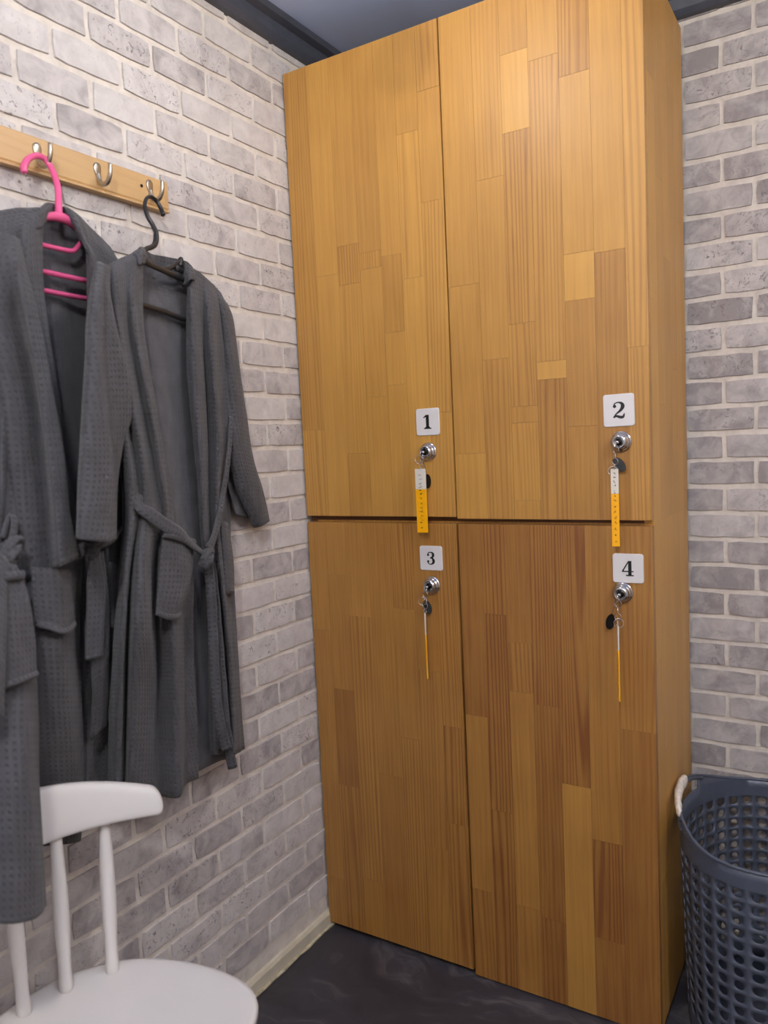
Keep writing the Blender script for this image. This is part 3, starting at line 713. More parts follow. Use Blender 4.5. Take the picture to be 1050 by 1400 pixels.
garment('sleeve', ra, LA, [
 [(132, 362, .014), (134, 358, .030), (140, 360, .036), (146, 362, .030), (150, 366, .020), (142, 368, .006)],
 [(125, 400, .016), (127, 398, .060), (137, 398, .070), (141, 400, .048), (150, 402, .036), (140, 405, .004)],
 [(120, 450, .016), (122, 450, .070), (137, 450, .080), (141, 450, .056), (159, 450, .052), (142, 450, .004)],
 [(118, 510, .016), (120, 510, .074), (139, 510, .084), (145, 510, .056), (174, 510, .050), (146, 510, .002)],
 [(116, 565, .016), (118, 565, .076), (143, 565, .086), (149, 565, .052), (179, 566, .040), (150, 565, .000)],
 [(114, 610, .016), (116, 610, .078), (148, 610, .086), (152, 610, .052), (168, 608, .034), (150, 610, .000)],
 [(111, 670, .016), (113, 670, .080), (151, 670, .088), (154, 670, .058), (160, 668, .030), (146, 670, .002)],
 [(108, 736, .020), (110, 737, .082), (146, 741, .092), (155, 738, .070), (157, 736, .036), (132, 740, .006)],
], 60, 90, closed=True, seed=5)
garment('sleeve', ra, LA, [
 [(293, 396, .004), (297, 397, .008), (302, 402, .006), (304, 407, .000), (298, 404, -.008)],
 [(301, 430, .016), (308, 428, .030), (315, 430, .022), (317, 434, -.002), (306, 434, -.010)],
 [(306, 480, .016), (314, 480, .034), (322, 482, .026), (324, 484, -.002), (310, 484, -.008)],
 [(309, 550, .016), (320, 550, .036), (331, 552, .028), (333, 554, .000), (316, 552, -.006)],
 [(312, 620, .014), (326, 618, .036), (342, 622, .030), (344, 624, .002), (322, 622, -.004)],
 [(325, 672, .012), (340, 670, .034), (356, 672, .030), (358, 674, .004), (336, 676, .000)],
 [(348, 721, .012), (357, 719, .028), (366, 714, .026), (368, 712, .008), (356, 718, .002)],
], 50, 80, closed=True, seed=6)
garment('sleeve_lining', ra, LA, [
 [(304, 610, -.002), (316, 610, -.002), (326, 616, -.001)],
 [(311, 660, -.002), (326, 660, -.001), (340, 664, .000)],
 [(322, 704, -.002), (336, 707, .000), (352, 709, .002)],
], 20, 26, mat='terry_in', seed=7)
pk = garment('pocket', ra, LA, [
 [(223, 731, .050), (236, 733, .054), (250, 738, .054), (264, 741, .048)],
 [(220, 760, .052), (236, 760, .058), (252, 765, .058), (264, 768, .050)],
 [(217, 800, .052), (236, 800, .060), (250, 800, .062), (259, 798, .054)],
 [(214, 837, .052), (228, 842, .060), (240, 842, .060), (246, 838, .050)],
], 34, 40, seed=8, wr=0.003, thick=0.004)
strap('pocket_hem', ra, LA, [(222, 731, .055), (236, 733, .060), (250, 738, .060), (265, 741, .053)], 0.009, 20, 0.004)
strap('pocket_hem', ra, LA, [(213, 837, .056), (228, 843, .064), (240, 843, .064), (246, 839, .055)], 0.008, 20, 0.004)
# right pocket hidden in the side, only its edge shows
garment('pocket', ra, LA, [[(301, 714, .034), (306, 713, .034), (311, 715, .024)], [(305, 760, .038), (311, 760, .040), (318, 762, .022)], [(308, 811, .040), (314, 812, .042), (320, 812, .022)]], 14, 20, seed=9, thick=0.004)
strap('belt', ra, LA, [(189, 676, .030), (190, 692, .036), (205, 703, .050), (224, 717, .058), (245, 729, .062), (262, 745, .060), (276, 756, .056)], 0.020, 50, 0.004, wv=lambda t: 0.7+0.5*math.sin(PI*min(1, t*1.1))*1.0, twist=lambda t: 0.5-0.9*t)
strap('belt', ra, LA, [(284, 752, .052), (291, 738, .048), (298, 712, .042), (302, 690, .038), (308, 655, .036), (313, 610, .034), (315, 570, .030)], 0.020, 50, 0.004, wv=lambda t: 1.05-0.5*t)
def knot(root, plane, c, s=1.0):
    P_, n_ = plane; C = at_plane(c[0], c[1], P_, n_, c[2]); side = Vector((-n_.y, n_.x, 0)); up = Vector((0, 0, 1))
    pts = [(-1.1, -0.9, 0.1), (-0.9, 0.2, 0.7), (-0.1, 1.0, 1.0), (0.9, 0.9, 0.6), (1.1, 0.0, 0.1), (0.5, -0.9, -0.2), (-0.4, -1.3, 0.4), (-1.0, -0.8, 0.9), (-0.4, 0.1, 1.3), (0.6, 0.5, 0.4)]
    path = [C+(side*a+up*b)*0.0135*s+n_*d*0.012*s for a, b, d in pts]
    v, f = tube(path, 0.0082*s, 12, sub=60, flat=0.62)
    V2, F2 = tube([C+side*0.010*s-up*0.012*s, C+n_*0.008+side*0.001, C+side*-0.004+up*0.014*s], [0.008, 0.0125*s, 0.009], 12, sub=18, flat=0.8)
    V, F = join((v, f), (V2, F2)); uv = [(q.y*1.0, q.z) for q in V]
    fixn(mk('belt_knot', V, F, M['terry'], root, smooth=True, uvs=uv))
knot(ra, LA, (279, 763, .058))
strap('belt_tail', ra, LA, [(284, 770, .060), (288, 800, .058), (291, 860, .052), (294, 930, .048), (300, 985, .046), (310, 1024, .044)], 0.019, 60, 0.0035, twist=lambda t: 1.25-0.5*t)
strap('belt_tail', ra, LA, [(287, 770, .054), (292, 800, .050), (297, 860, .046), (303, 930, .044), (308, 990, .042), (318, 1050, .036)], 0.019, 60, 0.0035, twist=lambda t: 1.3-0.4*t)
v, f = box((0, 0, 0), (1, 1, 1))
strap('hanging_loop', ra, LA, [(209, 374, -.002), (210.5, 381, .000)], 0.006, 4, 0.002)

# ---- robe B : on the pink hanger
LB = (PB, nA)
rb = empty('bathrobe', (0.09, -0.757, 1.72), 'charcoal waffle bathrobe on the pink hanger, hanging in the middle', 'bathrobe', 'bathrobes on the coat rack')
garment('back_panel', rb, LB, [
 [(20, 284, -.010), (50, 284, -.010), (68, 283, -.026), (88, 287, -.028), (108, 302, -.024), (130, 325, -.018)],
 [(10, 330, -.014), (40, 325, -.018), (70, 322, -.022), (96, 330, -.022), (120, 345, -.014), (145, 352, -.020)],
 [(8, 400, -.016), (40, 400, -.014), (72, 400, -.006), (98, 404, -.012), (122, 408, -.020), (150, 410, -.022)],
 [(10, 520, -.016), (50, 520, -.014), (78, 520, -.004), (100, 520, -.020), (124, 520, -.024), (152, 520, -.022)],
 [(15, 660, -.016), (56, 660, -.016), (84, 660, -.010), (106, 660, -.024), (130, 660, -.024), (156, 660, -.022)],
 [(20, 780, -.016), (60, 780, -.014), (88, 780, -.012), (112, 780, -.018), (136, 780, -.016), (158, 780, -.022)],
 [(20, 950, -.016), (60, 950, -.014), (90, 950, -.012), (116, 950, -.010), (140, 950, -.016), (160, 950, -.022)],
 [(20, 1150, -.014), (60, 1150, -.012), (90, 1148, -.010), (118, 1120, -.008), (142, 1100, -.014), (160, 1090, -.020)],
], 60, 80, mat='terry_in', seed=11)
garment('front_panel', rb, LB, [
 [(-16, 292, .006), (2, 288, .010), (22, 285, .012), (40, 285, .014), (52, 284, .016), (60, 283, .010)],
 [(-14, 330, .014), (4, 326, .026), (22, 322, .026), (32, 318, .040), (48, 308, .036), (58, 305, .020)],
 [(-10, 380, .014), (8, 378, .034), (24, 374, .020), (36, 370, .046), (50, 368, .040), (57, 368, .026)],
 [(-6, 450, .014), (14, 450, .034), (32, 450, .016), (46, 450, .044), (58, 450, .040), (65, 450, .026)],
 [(-2, 540, .014), (20, 540, .030), (42, 540, .014), (58, 540, .036), (72, 540, .034), (80, 540, .020)],
 [(2, 640, .012), (26, 640, .024), (50, 640, .012), (68, 640, .026), (82, 640, .026), (90, 640, .014)],
 [(4, 740, .010), (30, 740, .020), (56, 740, .018), (76, 740, .030), (96, 740, .026), (112, 740, .012)],
 [(4, 850, .010), (36, 850, .030), (60, 850, .040), (84, 850, .050), (98, 850, .034), (108, 850, .002)],
 [(4, 960, .010), (40, 960, .030), (64, 960, .044), (90, 960, .058), (104, 960, .040), (112, 960, -.002)],
 [(4, 1080, .010), (42, 1080, .030), (66, 1080, .046), (94, 1080, .060), (108, 1080, .040), (114, 1080, -.002)],
 [(4, 1160, .010), (42, 1158, .030), (66, 1156, .046), (92, 1154, .060), (104, 1152, .040), (110, 1150, -.002)],
], 90, 110, seed=12)
garment('front_panel', rb, LB, [
 [(86, 282, .004), (94, 286, .008), (104, 293, .008), (116, 304, .006), (130, 318, .002), (150, 338, -.004)],
 [(96, 300, .012), (104, 304, .024), (114, 314, .022), (126, 326, .016), (140, 338, .012), (158, 352, -.004)],
 [(108, 325, .018), (114, 326, .034), (120, 334, .026), (132, 344, .018), (146, 352, .014), (164, 362, -.004)],
 [(119, 350, .022), (124, 352, .036), (130, 360, .028), (138, 370, .016), (152, 380, .010), (168, 388, -.004)],
 [(121, 430, .020), (126, 430, .028), (132, 430, .022), (140, 430, .010), (152, 430, .004), (168, 430, -.006)],
 [(122, 560, .014), (126, 560, .024), (132, 560, .018), (140, 560, .008), (152, 560, .002), (168, 560, -.006)],
 [(124, 700, .012), (129, 700, .022), (135, 700, .016), (143, 700, .018), (154, 700, .010), (168, 700, -.006)],
 [(112, 780, .004), (122, 780, .014), (134, 780, .010), (148, 780, .030), (158, 780, .020), (168, 780, -.006)],
 [(110, 900, .000), (120, 900, .012), (134, 900, .006), (150, 900, .032), (164, 900, .024), (171, 900, -.006)],
 [(112, 1000, .000), (122, 1000, .016), (134, 1000, .004), (146, 1000, .020), (160, 1000, .024), (172, 1000, -.006)],
 [(114, 1110, .000), (124, 1108, .018), (134, 1104, .004), (142, 1100, .006), (156, 1096, .020), (172, 1090, -.006)],
], 70, 110, seed=13)
garment('collar', rb, LB, [
 [(24, 296, .014), (40, 288, .026), (54, 284, .028), (64, 277, .010), (74, 279, -.022), (86, 283, -.018), (100, 294, .010), (112, 318, .024), (122, 342, .022)],
 [(27, 306, .018), (42, 300, .034), (56, 294, .032), (66, 286, .008), (76, 288, -.024), (88, 294, -.018), (106, 312, .016), (114, 330, .032), (124, 350, .028)],
 [(30, 318, .020), (44, 314, .038), (57, 310, .032), (60, 306, .010), (74, 304, -.022), (90, 306, -.020), (108, 322, .012), (117, 340, .034), (127, 356, .030)],
], 70, 14, seed=14, wr=0.0015)
garment('sleeve', rb, LB, [
 [(-20, 300, .010), (-8, 316, .020), (8, 320, .040), (20, 324, .046), (28, 330, .030), (10, 322, .004)],
 [(-20, 360, .012), (-6, 362, .040), (10, 362, .056), (26, 360, .066), (36, 372, .040), (10, 366, .004)],
 [(-14, 430, .012), (0, 430, .036), (22, 430, .040), (36, 430, .072), (51, 434, .052), (20, 430, .002)],
 [(-4, 520, .012), (12, 520, .036), (44, 520, .036), (54, 520, .078), (67, 520, .060), (30, 520, .000)],
 [(8, 620, .012), (24, 620, .034), (58, 620, .038), (68, 620, .082), (85, 620, .064), (40, 620, .000)],
 [(20, 700, .012), (36, 700, .034), (66, 700, .040), (78, 700, .086), (94, 700, .068), (52, 700, .000)],
 [(30, 794, .014), (44, 790, .036), (72, 780, .042), (84, 774, .090), (106, 764, .070), (64, 782, .004)],
], 60, 90, closed=True, seed=15)
garment('pocket', rb, LB, [
 [(42, 776, .050), (60, 776, .060), (80, 778, .070), (96, 778, .056)],
 [(44, 815, .050), (62, 815, .062), (82, 815, .072), (98, 815, .058)],
 [(46, 852, .050), (64, 856, .062), (86, 862, .070), (102, 853, .056)],
], 30, 30, seed=16, wr=0.003, thick=0.004)
strap('pocket_hem', rb, LB, [(48, 852, .054), (66, 857, .066), (87, 863, .074), (102, 853, .060)], 0.007, 20, 0.004)
garment('pocket', rb, LB, [[(144, 770, .036), (150, 768, .042), (158, 770, .034)], [(146, 815, .038), (153, 815, .044), (161, 818, .034)], [(147, 856, .038), (156, 858, .044), (166, 853, .034)]], 16, 24, seed=17, thick=0.004)
strap('belt', rb, LB, [(96, 756, .030), (108, 754, .044), (118, 750, .052), (128, 748, .056)], 0.024, 24, 0.004)
strap('belt', rb, LB, [(128, 748, .056), (142, 744, .052), (156, 736, .044), (166, 722, .030)], 0.018, 24, 0.004, twist=lambda t: 0.7)
knot(rb, LB, (124, 751, .054), 0.8)
strap('belt_tail', rb, LB, [(129, 752, .056), (131, 800, .058), (130, 850, .058), (129, 899, .058)], 0.040, 50, 0.0035, wv=lambda t: 0.6+0.45*min(1, t*3))
strap('belt_tail', rb, LB, [(134, 754, .048), (138, 820, .050), (137, 900, .050), (138, 950, .050), (135, 999, .052)], 0.043, 60, 0.0035, wv=lambda t: 0.5+0.5*min(1, t*2.5))

# ---- robe C : at the edge of the frame, its skirt caught over the chair back
LC = (PC, nA)
rc_ = empty('bathrobe', (0.09, -1.05, 1.70), 'charcoal waffle bathrobe at the left edge, hanging in front of the white chair back', 'bathrobe', 'bathrobes on the coat rack')
garment('back_panel', rc_, LC, [
 [(-130, 350, -.050), (-90, 336, -.050), (-50, 332, -.050), (-10, 338, -.050), (18, 356, -.050)],
 [(-140, 480, -.054), (-90, 480, -.050), (-50, 480, -.040), (-10, 480, -.050), (24, 480, -.050)],
 [(-140, 740, -.040), (-90, 740, -.036), (-50, 740, -.030), (-10, 740, -.036), (16, 740, -.034)],
 [(-140, 1000, .020), (-90, 1000, .030), (-50, 1000, .036), (-10, 1000, .040), (40, 1000, .046)],
 [(-140, 1290, .080), (-90, 1280, .088), (-50, 1274, .090), (-10, 1262, .092), (50, 1246, .094)],
], 50, 70, mat='terry_in', seed=21)
garment('front_panel', rc_, LC, [
 [(-60, 340, -.030), (-40, 336, -.024), (-22, 334, -.020), (-8, 336, -.020), (6, 344, -.024), (18, 358, -.036)],
 [(-56, 420, -.020), (-38, 420, -.004), (-20, 420, -.020), (-4, 420, .004), (10, 420, .016), (19, 420, -.020)],
 [(-52, 540, -.016), (-36, 540, .004), (-18, 540, -.016), (-4, 540, .010), (8, 540, .024), (17, 540, -.016)],
 [(-46, 660, -.012), (-30, 660, .010), (-16, 660, -.010), (-6, 660, .014), (4, 660, .026), (12, 660, -.010)],
 [(-40, 745, -.004), (-26, 745, .016), (-12, 745, .000), (-2, 745, .020), (6, 745, .022), (16, 745, -.004)],
 [(-40, 810, .010), (-24, 810, .034), (-8, 810, .030), (6, 810, .050), (22, 810, .056), (36, 810, .020)],
 [(-40, 920, .030), (-24, 920, .060), (-6, 920, .066), (12, 920, .080), (34, 920, .084), (49, 920, .040)],
 [(-40, 1060, .060), (-22, 1060, .092), (-2, 1060, .096), (18, 1060, .110), (40, 1060, .112), (52, 1060, .068)],
 [(-40, 1170, .076), (-20, 1170, .108), (0, 1170, .112), (22, 1170, .124), (46, 1170, .122), (59, 1170, .082)],
 [(-40, 1262, .086), (-20, 1264, .116), (0, 1263, .120), (24, 1262, .130), (50, 1255, .126), (62, 1238, .092)],
], 90, 120, seed=22)
garment('sleeve', rc_, LC, [
 [(2, 342, -.020), (8, 342, -.006), (16, 350, -.004), (24, 362, -.014), (14, 356, -.040)],
 [(4, 400, -.016), (10, 398, .010), (20, 400, .010), (27, 406, -.012), (16, 404, -.044)],
 [(8, 460, -.012), (16, 460, .012), (28, 462, .014), (37, 464, -.010), (22, 462, -.044)],
 [(12, 530, -.008), (20, 530, .012), (36, 532, .018), (47, 534, -.006), (28, 534, -.040)],
 [(16, 576, -.006), (24, 568, .010), (42, 578, .022), (53, 588, -.004), (32, 590, -.036)],
 [(10, 620, -.006), (20, 618, .002), (36, 622, .014), (51, 628, -.006), (28, 630, -.030)],
 [(8, 670, -.004), (18, 668, .004), (28, 672, .014), (40, 676, -.006), (22, 676, -.026)],
 [(6, 716, .000), (12, 716, .008), (18, 716, .012), (24, 716, -.002), (16, 716, -.016)],
], 44, 80, closed=True, seed=23, wr=0.004)
garment('pocket', rc_, LC, [
 [(-30, 790, .046), (-14, 790, .058), (6, 789, .070), (30, 786, .070)],
 [(-28, 840, .056), (-12, 840, .072), (10, 840, .086), (42, 838, .084)],
 [(-26, 890, .064), (-10, 890, .082), (14, 888, .098), (47, 882, .088)],
 [(-26, 942, .074), (-10, 940, .090), (14, 934, .106), (49, 920, .096)],
], 34, 44, seed=24, wr=0.002, thick=0.004)
strap('pocket_hem', rc_, LC, [(-30, 790, .052), (-14, 790, .064), (6, 789, .076), (31, 786, .076)], 0.011, 24, 0.004)
strap('pocket_hem', rc_, LC, [(-26, 943, .080), (-10, 941, .096), (14, 935, .112), (49, 921, .102)], 0.007, 24, 0.004)
knot(rc_, LC, (13, 751, .050), 1.0)
strap('belt', rc_, LC, [(14, 744, .046), (18, 728, .044), (19, 714, .036), (15, 706, .028), (9, 716, .024), (4, 736, .024)], 0.012, 36, 0.004)
strap('belt', rc_, LC, [(12, 752, .050), (-6, 756, .044), (-30, 750, .034), (-60, 742, .020)], 0.024, 36, 0.004)
strap('belt_tail', rc_, LC, [(8, 762, .054), (14, 776, .060), (20, 788, .062)], 0.018, 16, 0.004)
strap('belt_tail', rc_, LC, [(4, 762, .058), (-4, 820, .090), (-8, 900, .116), (-10, 980, .126)], 0.034, 40, 0.004)

# ---- hangers
hp = empty('coat_hanger', at_plane(80, 296, PB, nA, 0), 'glossy pink plastic hanger holding the middle robe', 'hanger', 'coat hangers on the rack')
def pts_(plane, L): return [at_plane(x, y, plane[0], plane[1], o_) for x, y, o_ in L]
def hookpath(plane, L, yk): return pts_(plane, L)
v, f = tube(pts_(LB, [(33, 236, -.036), (33, 227, -.038), (39, 217, -.040), (50, 213, -.040), (62, 218, -.038), (72, 234, -.030), (79, 256, -.016), (80, 280, -.002), (80, 300, .004)]), [.0052, .0060, .0052, .0052, .0052, .0054, .0056, .0058, .0075], 12, sub=50)
fixn(mk('hanger_hook', v, f, M['pink'], hp, smooth=True))
arms = [tube(pts_(LB, [(-20, 318, .006), (10, 308, .006), (40, 300, .006), (66, 296, .006), (82, 297, .006), (96, 304, .006), (108, 314, .006), (120, 328, .004), (140, 346, .000)]), [.0055, .0055, .006, .0065, .0085, .007, .006, .0055, .005], 12, sub=40),
        tube(pts_(LB, [(10, 326, .008), (36, 331, .008), (58, 335, .008), (80, 340, .008), (97, 343, .008), (104, 340, .008), (112, 330, .006), (120, 324, .004)]), .0042, 10, sub=40),
        tube(pts_(LB, [(10, 362, .008), (58, 371, .008), (100, 380, .008), (140, 388, .000)]), .0046, 10, sub=24),
        tube(pts_(LB, [(6, 390, .008), (58, 397, .008), (100, 405, .008), (146, 412, .000)]), .0044, 10, sub=24),
        tube(pts_(LB, [(-20, 318, .006), (-16, 345, .004), (-4, 378, .006), (8, 390, .008)]), .0045, 10, sub=20),
        tube(pts_(LB, [(140, 346, .000), (148, 366, -.002), (150, 395, -.002), (144, 412, .000)]), .0045, 10, sub=20)]
V, F = join(*arms); fixn(mk('hanger_body', V, F, M['pink'], hp, smooth=True))
hb = empty('coat_hanger', at_plane(213, 338, PA, nA, 0), 'black plastic hanger holding the robe nearest the lockers', 'hanger', 'coat hangers on the rack')
v, f = tube(pts_(LA, [(223, 294, -.016), (220, 285, -.022), (214, 275, -.028), (206, 269, -.030), (200, 272, -.030), (198, 282, -.026), (202, 296, -.018), (209, 308, -.010), (213, 318, -.004), (213, 330, .000), (209, 337, .002), (199, 341, .004), (195, 350, .004), (195, 360, .004)]), [.0050, .0046, .0044, .0044, .0044, .0044, .0046, .0048, .0054, .0062, .0062, .0056, .0062, .0070], 10, sub=70, flat=0.8)
fixn(mk('hanger_hook', v, f, M['black_plastic'], hb, smooth=True))
arms = [tube(pts_(LA, [(150, 384, .004), (170, 368, .004), (186, 358, .004), (195, 356, .008), (206, 362, .008), (226, 371, .008), (250, 382, .004), (280, 398, -.006)]), .0056, 10, sub=30, flat=0.8),
        tube(pts_(LA, [(197, 350, .004), (204, 360, .004), (216, 367, .004), (232, 367, .004), (240, 362, .002), (247, 355, .000)]), .0042, 10, sub=30, flat=0.7),
        tube(pts_(LA, [(240, 366, .002), (256, 372, .000), (266, 380, -.002)]), .007, 10, sub=12, flat=0.6),
        tube(pts_(LA, [(246, 364, .002), (247, 356, .001), (248, 353, .001)]), [.0055, .0058, .0038], 10, sub=12),
        tube(pts_(LA, [(150, 384, .004), (150, 400, .004), (162, 408, .006), (196, 418, .008), (226, 427, .008), (256, 438, .006), (290, 446, -.004), (298, 430, -.006), (280, 398, -.004)]), .0060, 10, sub=60, flat=0.9)]
V, F = join(*arms); fixn(mk('hanger_body', V, F, M['black_plastic'], hb, smooth=True))
hc = empty('coat_hanger', at_plane(-86, 340, PC, nA, -.04), 'hanger carrying the robe at the left edge of the picture', 'hanger', 'coat hangers on the rack')
v, f = tube([(0.056, -0.975, 1.775), (0.050, -0.972, 1.793), (0.046, -0.962, 1.797), (0.050, -0.952, 1.788), (0.062, -0.957, 1.765), at_plane(-88, 318, PC, nA, -.04), at_plane(-86, 340, PC, nA, -.04)], .0048, 10, sub=40)
fixn(mk('hanger_hook', v, f, M['black_plastic'], hc, smooth=True))
v, f = tube(pts_(LC, [(-120, 356, -.044), (-80, 344, -.042), (-50, 336, -.040), (-20, 344, -.042), (10, 358, -.044)]), .006, 10, sub=24); fixn(mk('hanger_body', v, f, M['black_plastic'], hc, smooth=True))

# ------------------------------------------------------------------ chair
ch = empty('spindle_chair', (0.30, -0.95, 0), 'white lacquered spindle-back chair beside the brick wall under the robes', 'chair')
YC = -0.948
def seat_outline(n=64):
    ctl = [(0.108, 0.0), (0.118, 0.075), (0.150, 0.130), (0.200, 0.176), (0.280, 0.206), (0.365, 0.214), (0.425, 0.200), (0.462, 0.160), (0.480, 0.090), (0.486, 0.0)]
    full = [Vector((x, d, 0)) for x, d in ctl]+[Vector((x, -d, 0)) for x, d in reversed(ctl[1:-1])]
    return catmull(full, n, True)
ol = seat_outline(); n = len(ol); cen = Vector((0.30, 0, 0)); V, F = [], []
SZ = 0.445
lv = [(0.90, -0.034), (0.965, -0.026), (0.995, -0.014), (1.0, -0.007), (0.992, -0.001), (0.965, 0.0), (0.88, -0.002), (0.7, -0.007), (0.45, -0.011), (0.2, -0.012)]
for s, dz in lv:
    for p in ol:
        q = cen+(p-cen)*s; V.append((q.x, YC+q.y, SZ+dz))
for k in range(len(lv)-1):
    for i in range(n): F.append((k*n+i, k*n+(i+1) % n, (k+1)*n+(i+1) % n, (k+1)*n+i))
F.append(tuple(range(n))[::-1]); F.append(tuple((len(lv)-1)*n+i for i in range(n)))
fixn(mk('seat', V, F, M['chair'], ch, smooth=True))
def backx(d): return 0.132+1.70*d*d
for d in (-0.130, -0.066, 0.0, 0.066, 0.130):
    b = Vector((0.136+2.6*d*d, YC+d, SZ-0.008)); t_ = Vector((backx(d)-0.002, YC+d*1.18, 0.669+0.03*(1-(d/0.226)**2)))
    rad = [0.0112, 0.0098, 0.0112, 0.0122, 0.0118, 0.0100, 0.0080]
    v, f = tube([b.lerp(t_, k/6) for k in range(7)], rad, 14, sub=24); fixn(mk('spindle', v, f, M['chair'], ch, smooth=True))
# crest rail: curved board, tall in the middle
V, F = [], []; m = 64; sec = 18
for i in range(m):
    t_ = -math.cos(PI*i/(m-1)); d = 0.226*t_; x = backx(d)
    hgt = (0.088-0.044*t_*t_)/2; zc = 0.701+0.032*(1-t_*t_); th = 0.0105
    e = 1.0 if abs(t_) < 0.94 else math.sqrt(max(0.0, 1-((abs(t_)-0.94)/0.0602)**3.0))
    tg = Vector((2*1.75*d, 1, 0)).normalized(); nn = Vector((tg.y, -tg.x, 0))
    for k in range(sec):
        a = 2*PI*k/sec; cx = math.copysign(abs(math.cos(a))**0.6, math.cos(a)); cz = math.copysign(abs(math.sin(a))**0.55, math.sin(a))
        V.append(Vector((x-0.006*cz*e, YC+d, zc+cz*hgt*e))+nn*cx*th*(0.3+0.7*e))
for i in range(m-1):
    for k in range(sec): F.append((i*sec+k, i*sec+(k+1) % sec, (i+1)*sec+(k+1) % sec, (i+1)*sec+k))
F.append(tuple(range(sec))[::-1]); F.append(tuple((m-1)*sec+k for k in range(sec)))
fixn(mk('crest_rail', V, F, M['chair'], ch, smooth=True))
feet = [(0.075, 0.165), (0.075, -0.165), (0.50, 0.19), (0.50, -0.19)]; tops = [(0.19, 0.11), (0.19, -0.11), (0.40, 0.13), (0.40, -0.13)]
for (fx, fy), (tx, ty) in zip(feet, tops):
    a = Vector((fx, YC+fy, 0.0)); b = Vector((tx, YC+ty, SZ-0.03))
    v, f = tube([a.lerp(b, k/5) for k in range(6)], [0.011, 0.014, 0.017, 0.0175, 0.016, 0.013], 14, sub=20); fixn(mk('leg', v, f, M['chair'], ch, smooth=True))
for s in (1, -1):
    a = Vector(feet[0 if s > 0 else 1]+(0,)).lerp(Vector(tops[0 if s > 0 else 1]+(0,)), 0.42); b = Vector(feet[2 if s > 0 else 3]+(0,)).lerp(Vector(tops[2 if s > 0 else 3]+(0,)), 0.42)
    v, f = tube([(a.x, YC+a.y, 0.175), ((a.x+b.x)/2, YC+(a.y+b.y)/2, 0.175), (b.x, YC+b.y, 0.175)], [0.008, 0.012, 0.008], 12, sub=12); fixn(mk('stretcher', v, f, M['chair'], ch, smooth=True))

# ------------------------------------------------------------------ laundry basket
bk = empty('laundry_basket', (1.06, 0.178, 0), 'dark grey perforated plastic laundry basket between the lockers and the brick wall', 'basket')
BC = Vector((1.062, 0.178, 0)); EA, EB = 0.176, 0.222; BZ = 0.440
def rimz(th): return BZ+0.052*abs(math.cos(th))**4
def bpt(th, z, off=0.0):
    s = 0.925+0.075*(max(z, 0)/BZ)**0.8; c, n_ = math.cos(th), math.sin(th); e = 0.92
    x = math.copysign(abs(c)**e, c)*(EA*s+off); y = math.copysign(abs(n_)**e, n_)*(EB*s+off)
    return BC+Vector((x, y, z))
NC, NR = 34, 13; z0r, pr_ = 0.045, 0.0275
bm = bmesh.new()
sq = [(-1, -1), (-.33, -1), (.33, -1), (1, -1), (1, -.33), (1, .33), (1, 1), (.33, 1), (-.33, 1), (-1, 1), (-1, .33), (-1, -.33)]
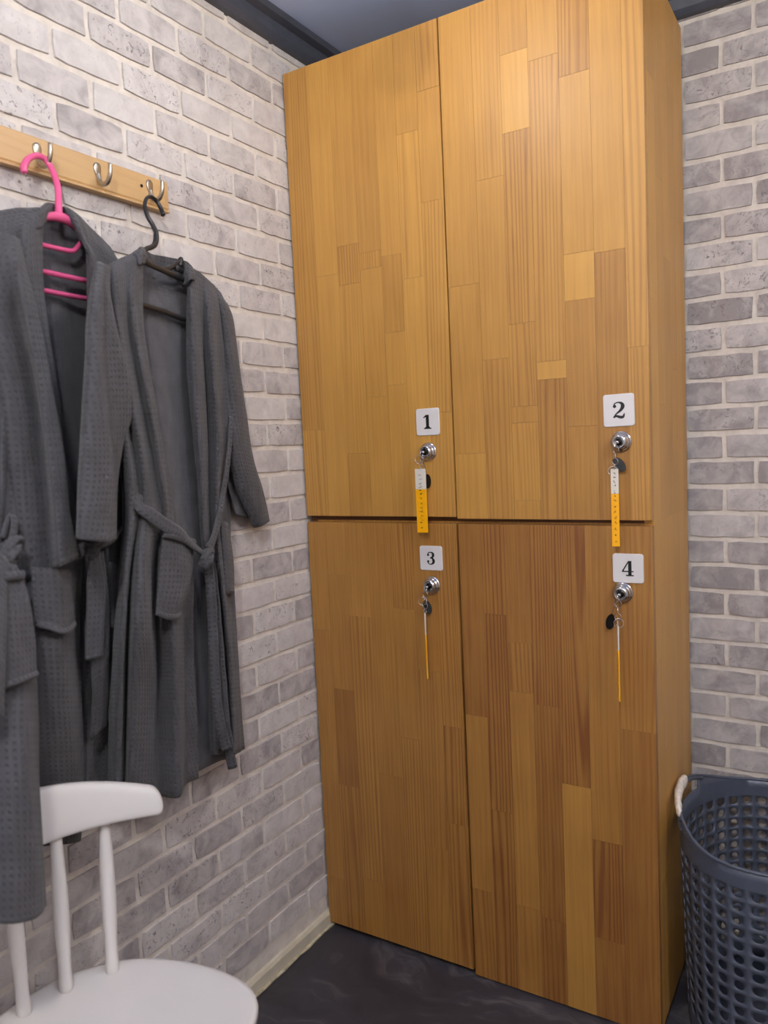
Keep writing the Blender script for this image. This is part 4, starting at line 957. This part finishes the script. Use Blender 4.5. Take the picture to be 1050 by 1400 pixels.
for c in range(NC):
    th0 = 2*PI*(c+0.5)/NC; dth = PI/NC
    for r in range(NR):
        zc = z0r+pr_*(r+0.5); cell = []
        outer = [bm.verts.new(bpt(th0+u*dth, zc+vv*pr_/2)) for u, vv in sq]
        inner = []
        for u, vv in sq:
            a = math.atan2(vv, u); inner.append(bm.verts.new(bpt(th0+math.cos(a)*dth*0.60, zc+math.sin(a)*pr_*0.36)))
        for i in range(12): bm.faces.new((outer[i], outer[(i+1) % 12], inner[(i+1) % 12], inner[i]))
    # lower and upper solid bands
    ztop = z0r+pr_*NR
    for (za, zb, nn) in ((0.0, z0r, 2), (ztop, BZ, 2)):
        for q in range(nn):
            a0, a1 = za+(zb-za)*q/nn, za+(zb-za)*(q+1)/nn
            for u in range(3):
                ua, ub = th0+(-1+u*0.6667)*dth, th0+(-1+(u+1)*0.6667)*dth
                bm.faces.new([bm.verts.new(bpt(ua, a0)), bm.verts.new(bpt(ub, a0)), bm.verts.new(bpt(ub, a1)), bm.verts.new(bpt(ua, a1))])
    for u in range(3):   # raised ends, left open as hand grips under the rim
        ua, ub = th0+(-1+u*0.6667)*dth, th0+(-1+(u+1)*0.6667)*dth; um = (ua+ub)/2
        if abs(math.cos(um)) > 0.90: continue
        bm.faces.new([bm.verts.new(bpt(ua, BZ)), bm.verts.new(bpt(ub, BZ)), bm.verts.new(bpt(ub, rimz(ub))), bm.verts.new(bpt(ua, rimz(ua)))])
    bm.faces.new([bm.verts.new(bpt(th0-dth, 0.004)), bm.verts.new(bpt(th0+dth, 0.004)), bm.verts.new(BC+Vector((0, 0, 0.004)))])
bmesh.ops.remove_doubles(bm, verts=bm.verts, dist=0.0012)
for fc in bm.faces: fc.smooth = True
me = bpy.data.meshes.new('body'); bm.to_mesh(me); bm.free(); me.materials.append(M['basket'])
o = bpy.data.objects.new('body', me); COL.objects.link(o); o.parent = bk; o.location = -bk.location
s_ = o.modifiers.new('solidify', 'SOLIDIFY'); s_.thickness = 0.0028; s_.offset = 0
fixn(o)
v, f = tube([bpt(2*PI*i/120, rimz(2*PI*i/120), 0.0005) for i in range(121)], 0.0034, 8, caps=False); fixn(mk('rim', v, f, M['basket'], bk, smooth=True))
for c0 in (PI, 0):
    v, f = tube([bpt(c0-0.50+1.0*i/24, BZ, 0.002) for i in range(25)], 0.0030, 8); fixn(mk('grip_edge', v, f, M['basket'], bk, smooth=True))
    v, f = tube([bpt(c0-0.52+1.04*i/24, rimz(c0-0.52+1.04*i/24)-0.006, 0.001) for i in range(25)], 0.0055, 8); fixn(mk('handle', v, f, M['basket'], bk, smooth=True))
# frayed white wrap on the near half of the left handle
pp = []
for i in range(12):
    th = PI-0.16+0.66*i/11
    pp.append(bpt(th, rimz(th)-0.004, 0.002))
rr = [0.008, 0.0135, 0.0145, 0.0125, 0.0135, 0.0122, 0.0125, 0.011, 0.0115, 0.0095, 0.0085, 0.004]
v, f = tube(pp, rr, 16, sub=46, flat=0.62, up=(0, 0, 1))
v = [p+Vector((noise.noise(p*160), noise.noise(p*160+Vector((9, 0, 0))), noise.noise(p*160+Vector((0, 9, 0)))))*0.003 for p in v]
o = fixn(mk('handle_wrap', v, f, M['wrap'], bk, smooth=True)); o['label'] = 'frayed white wrapping around the left handle'
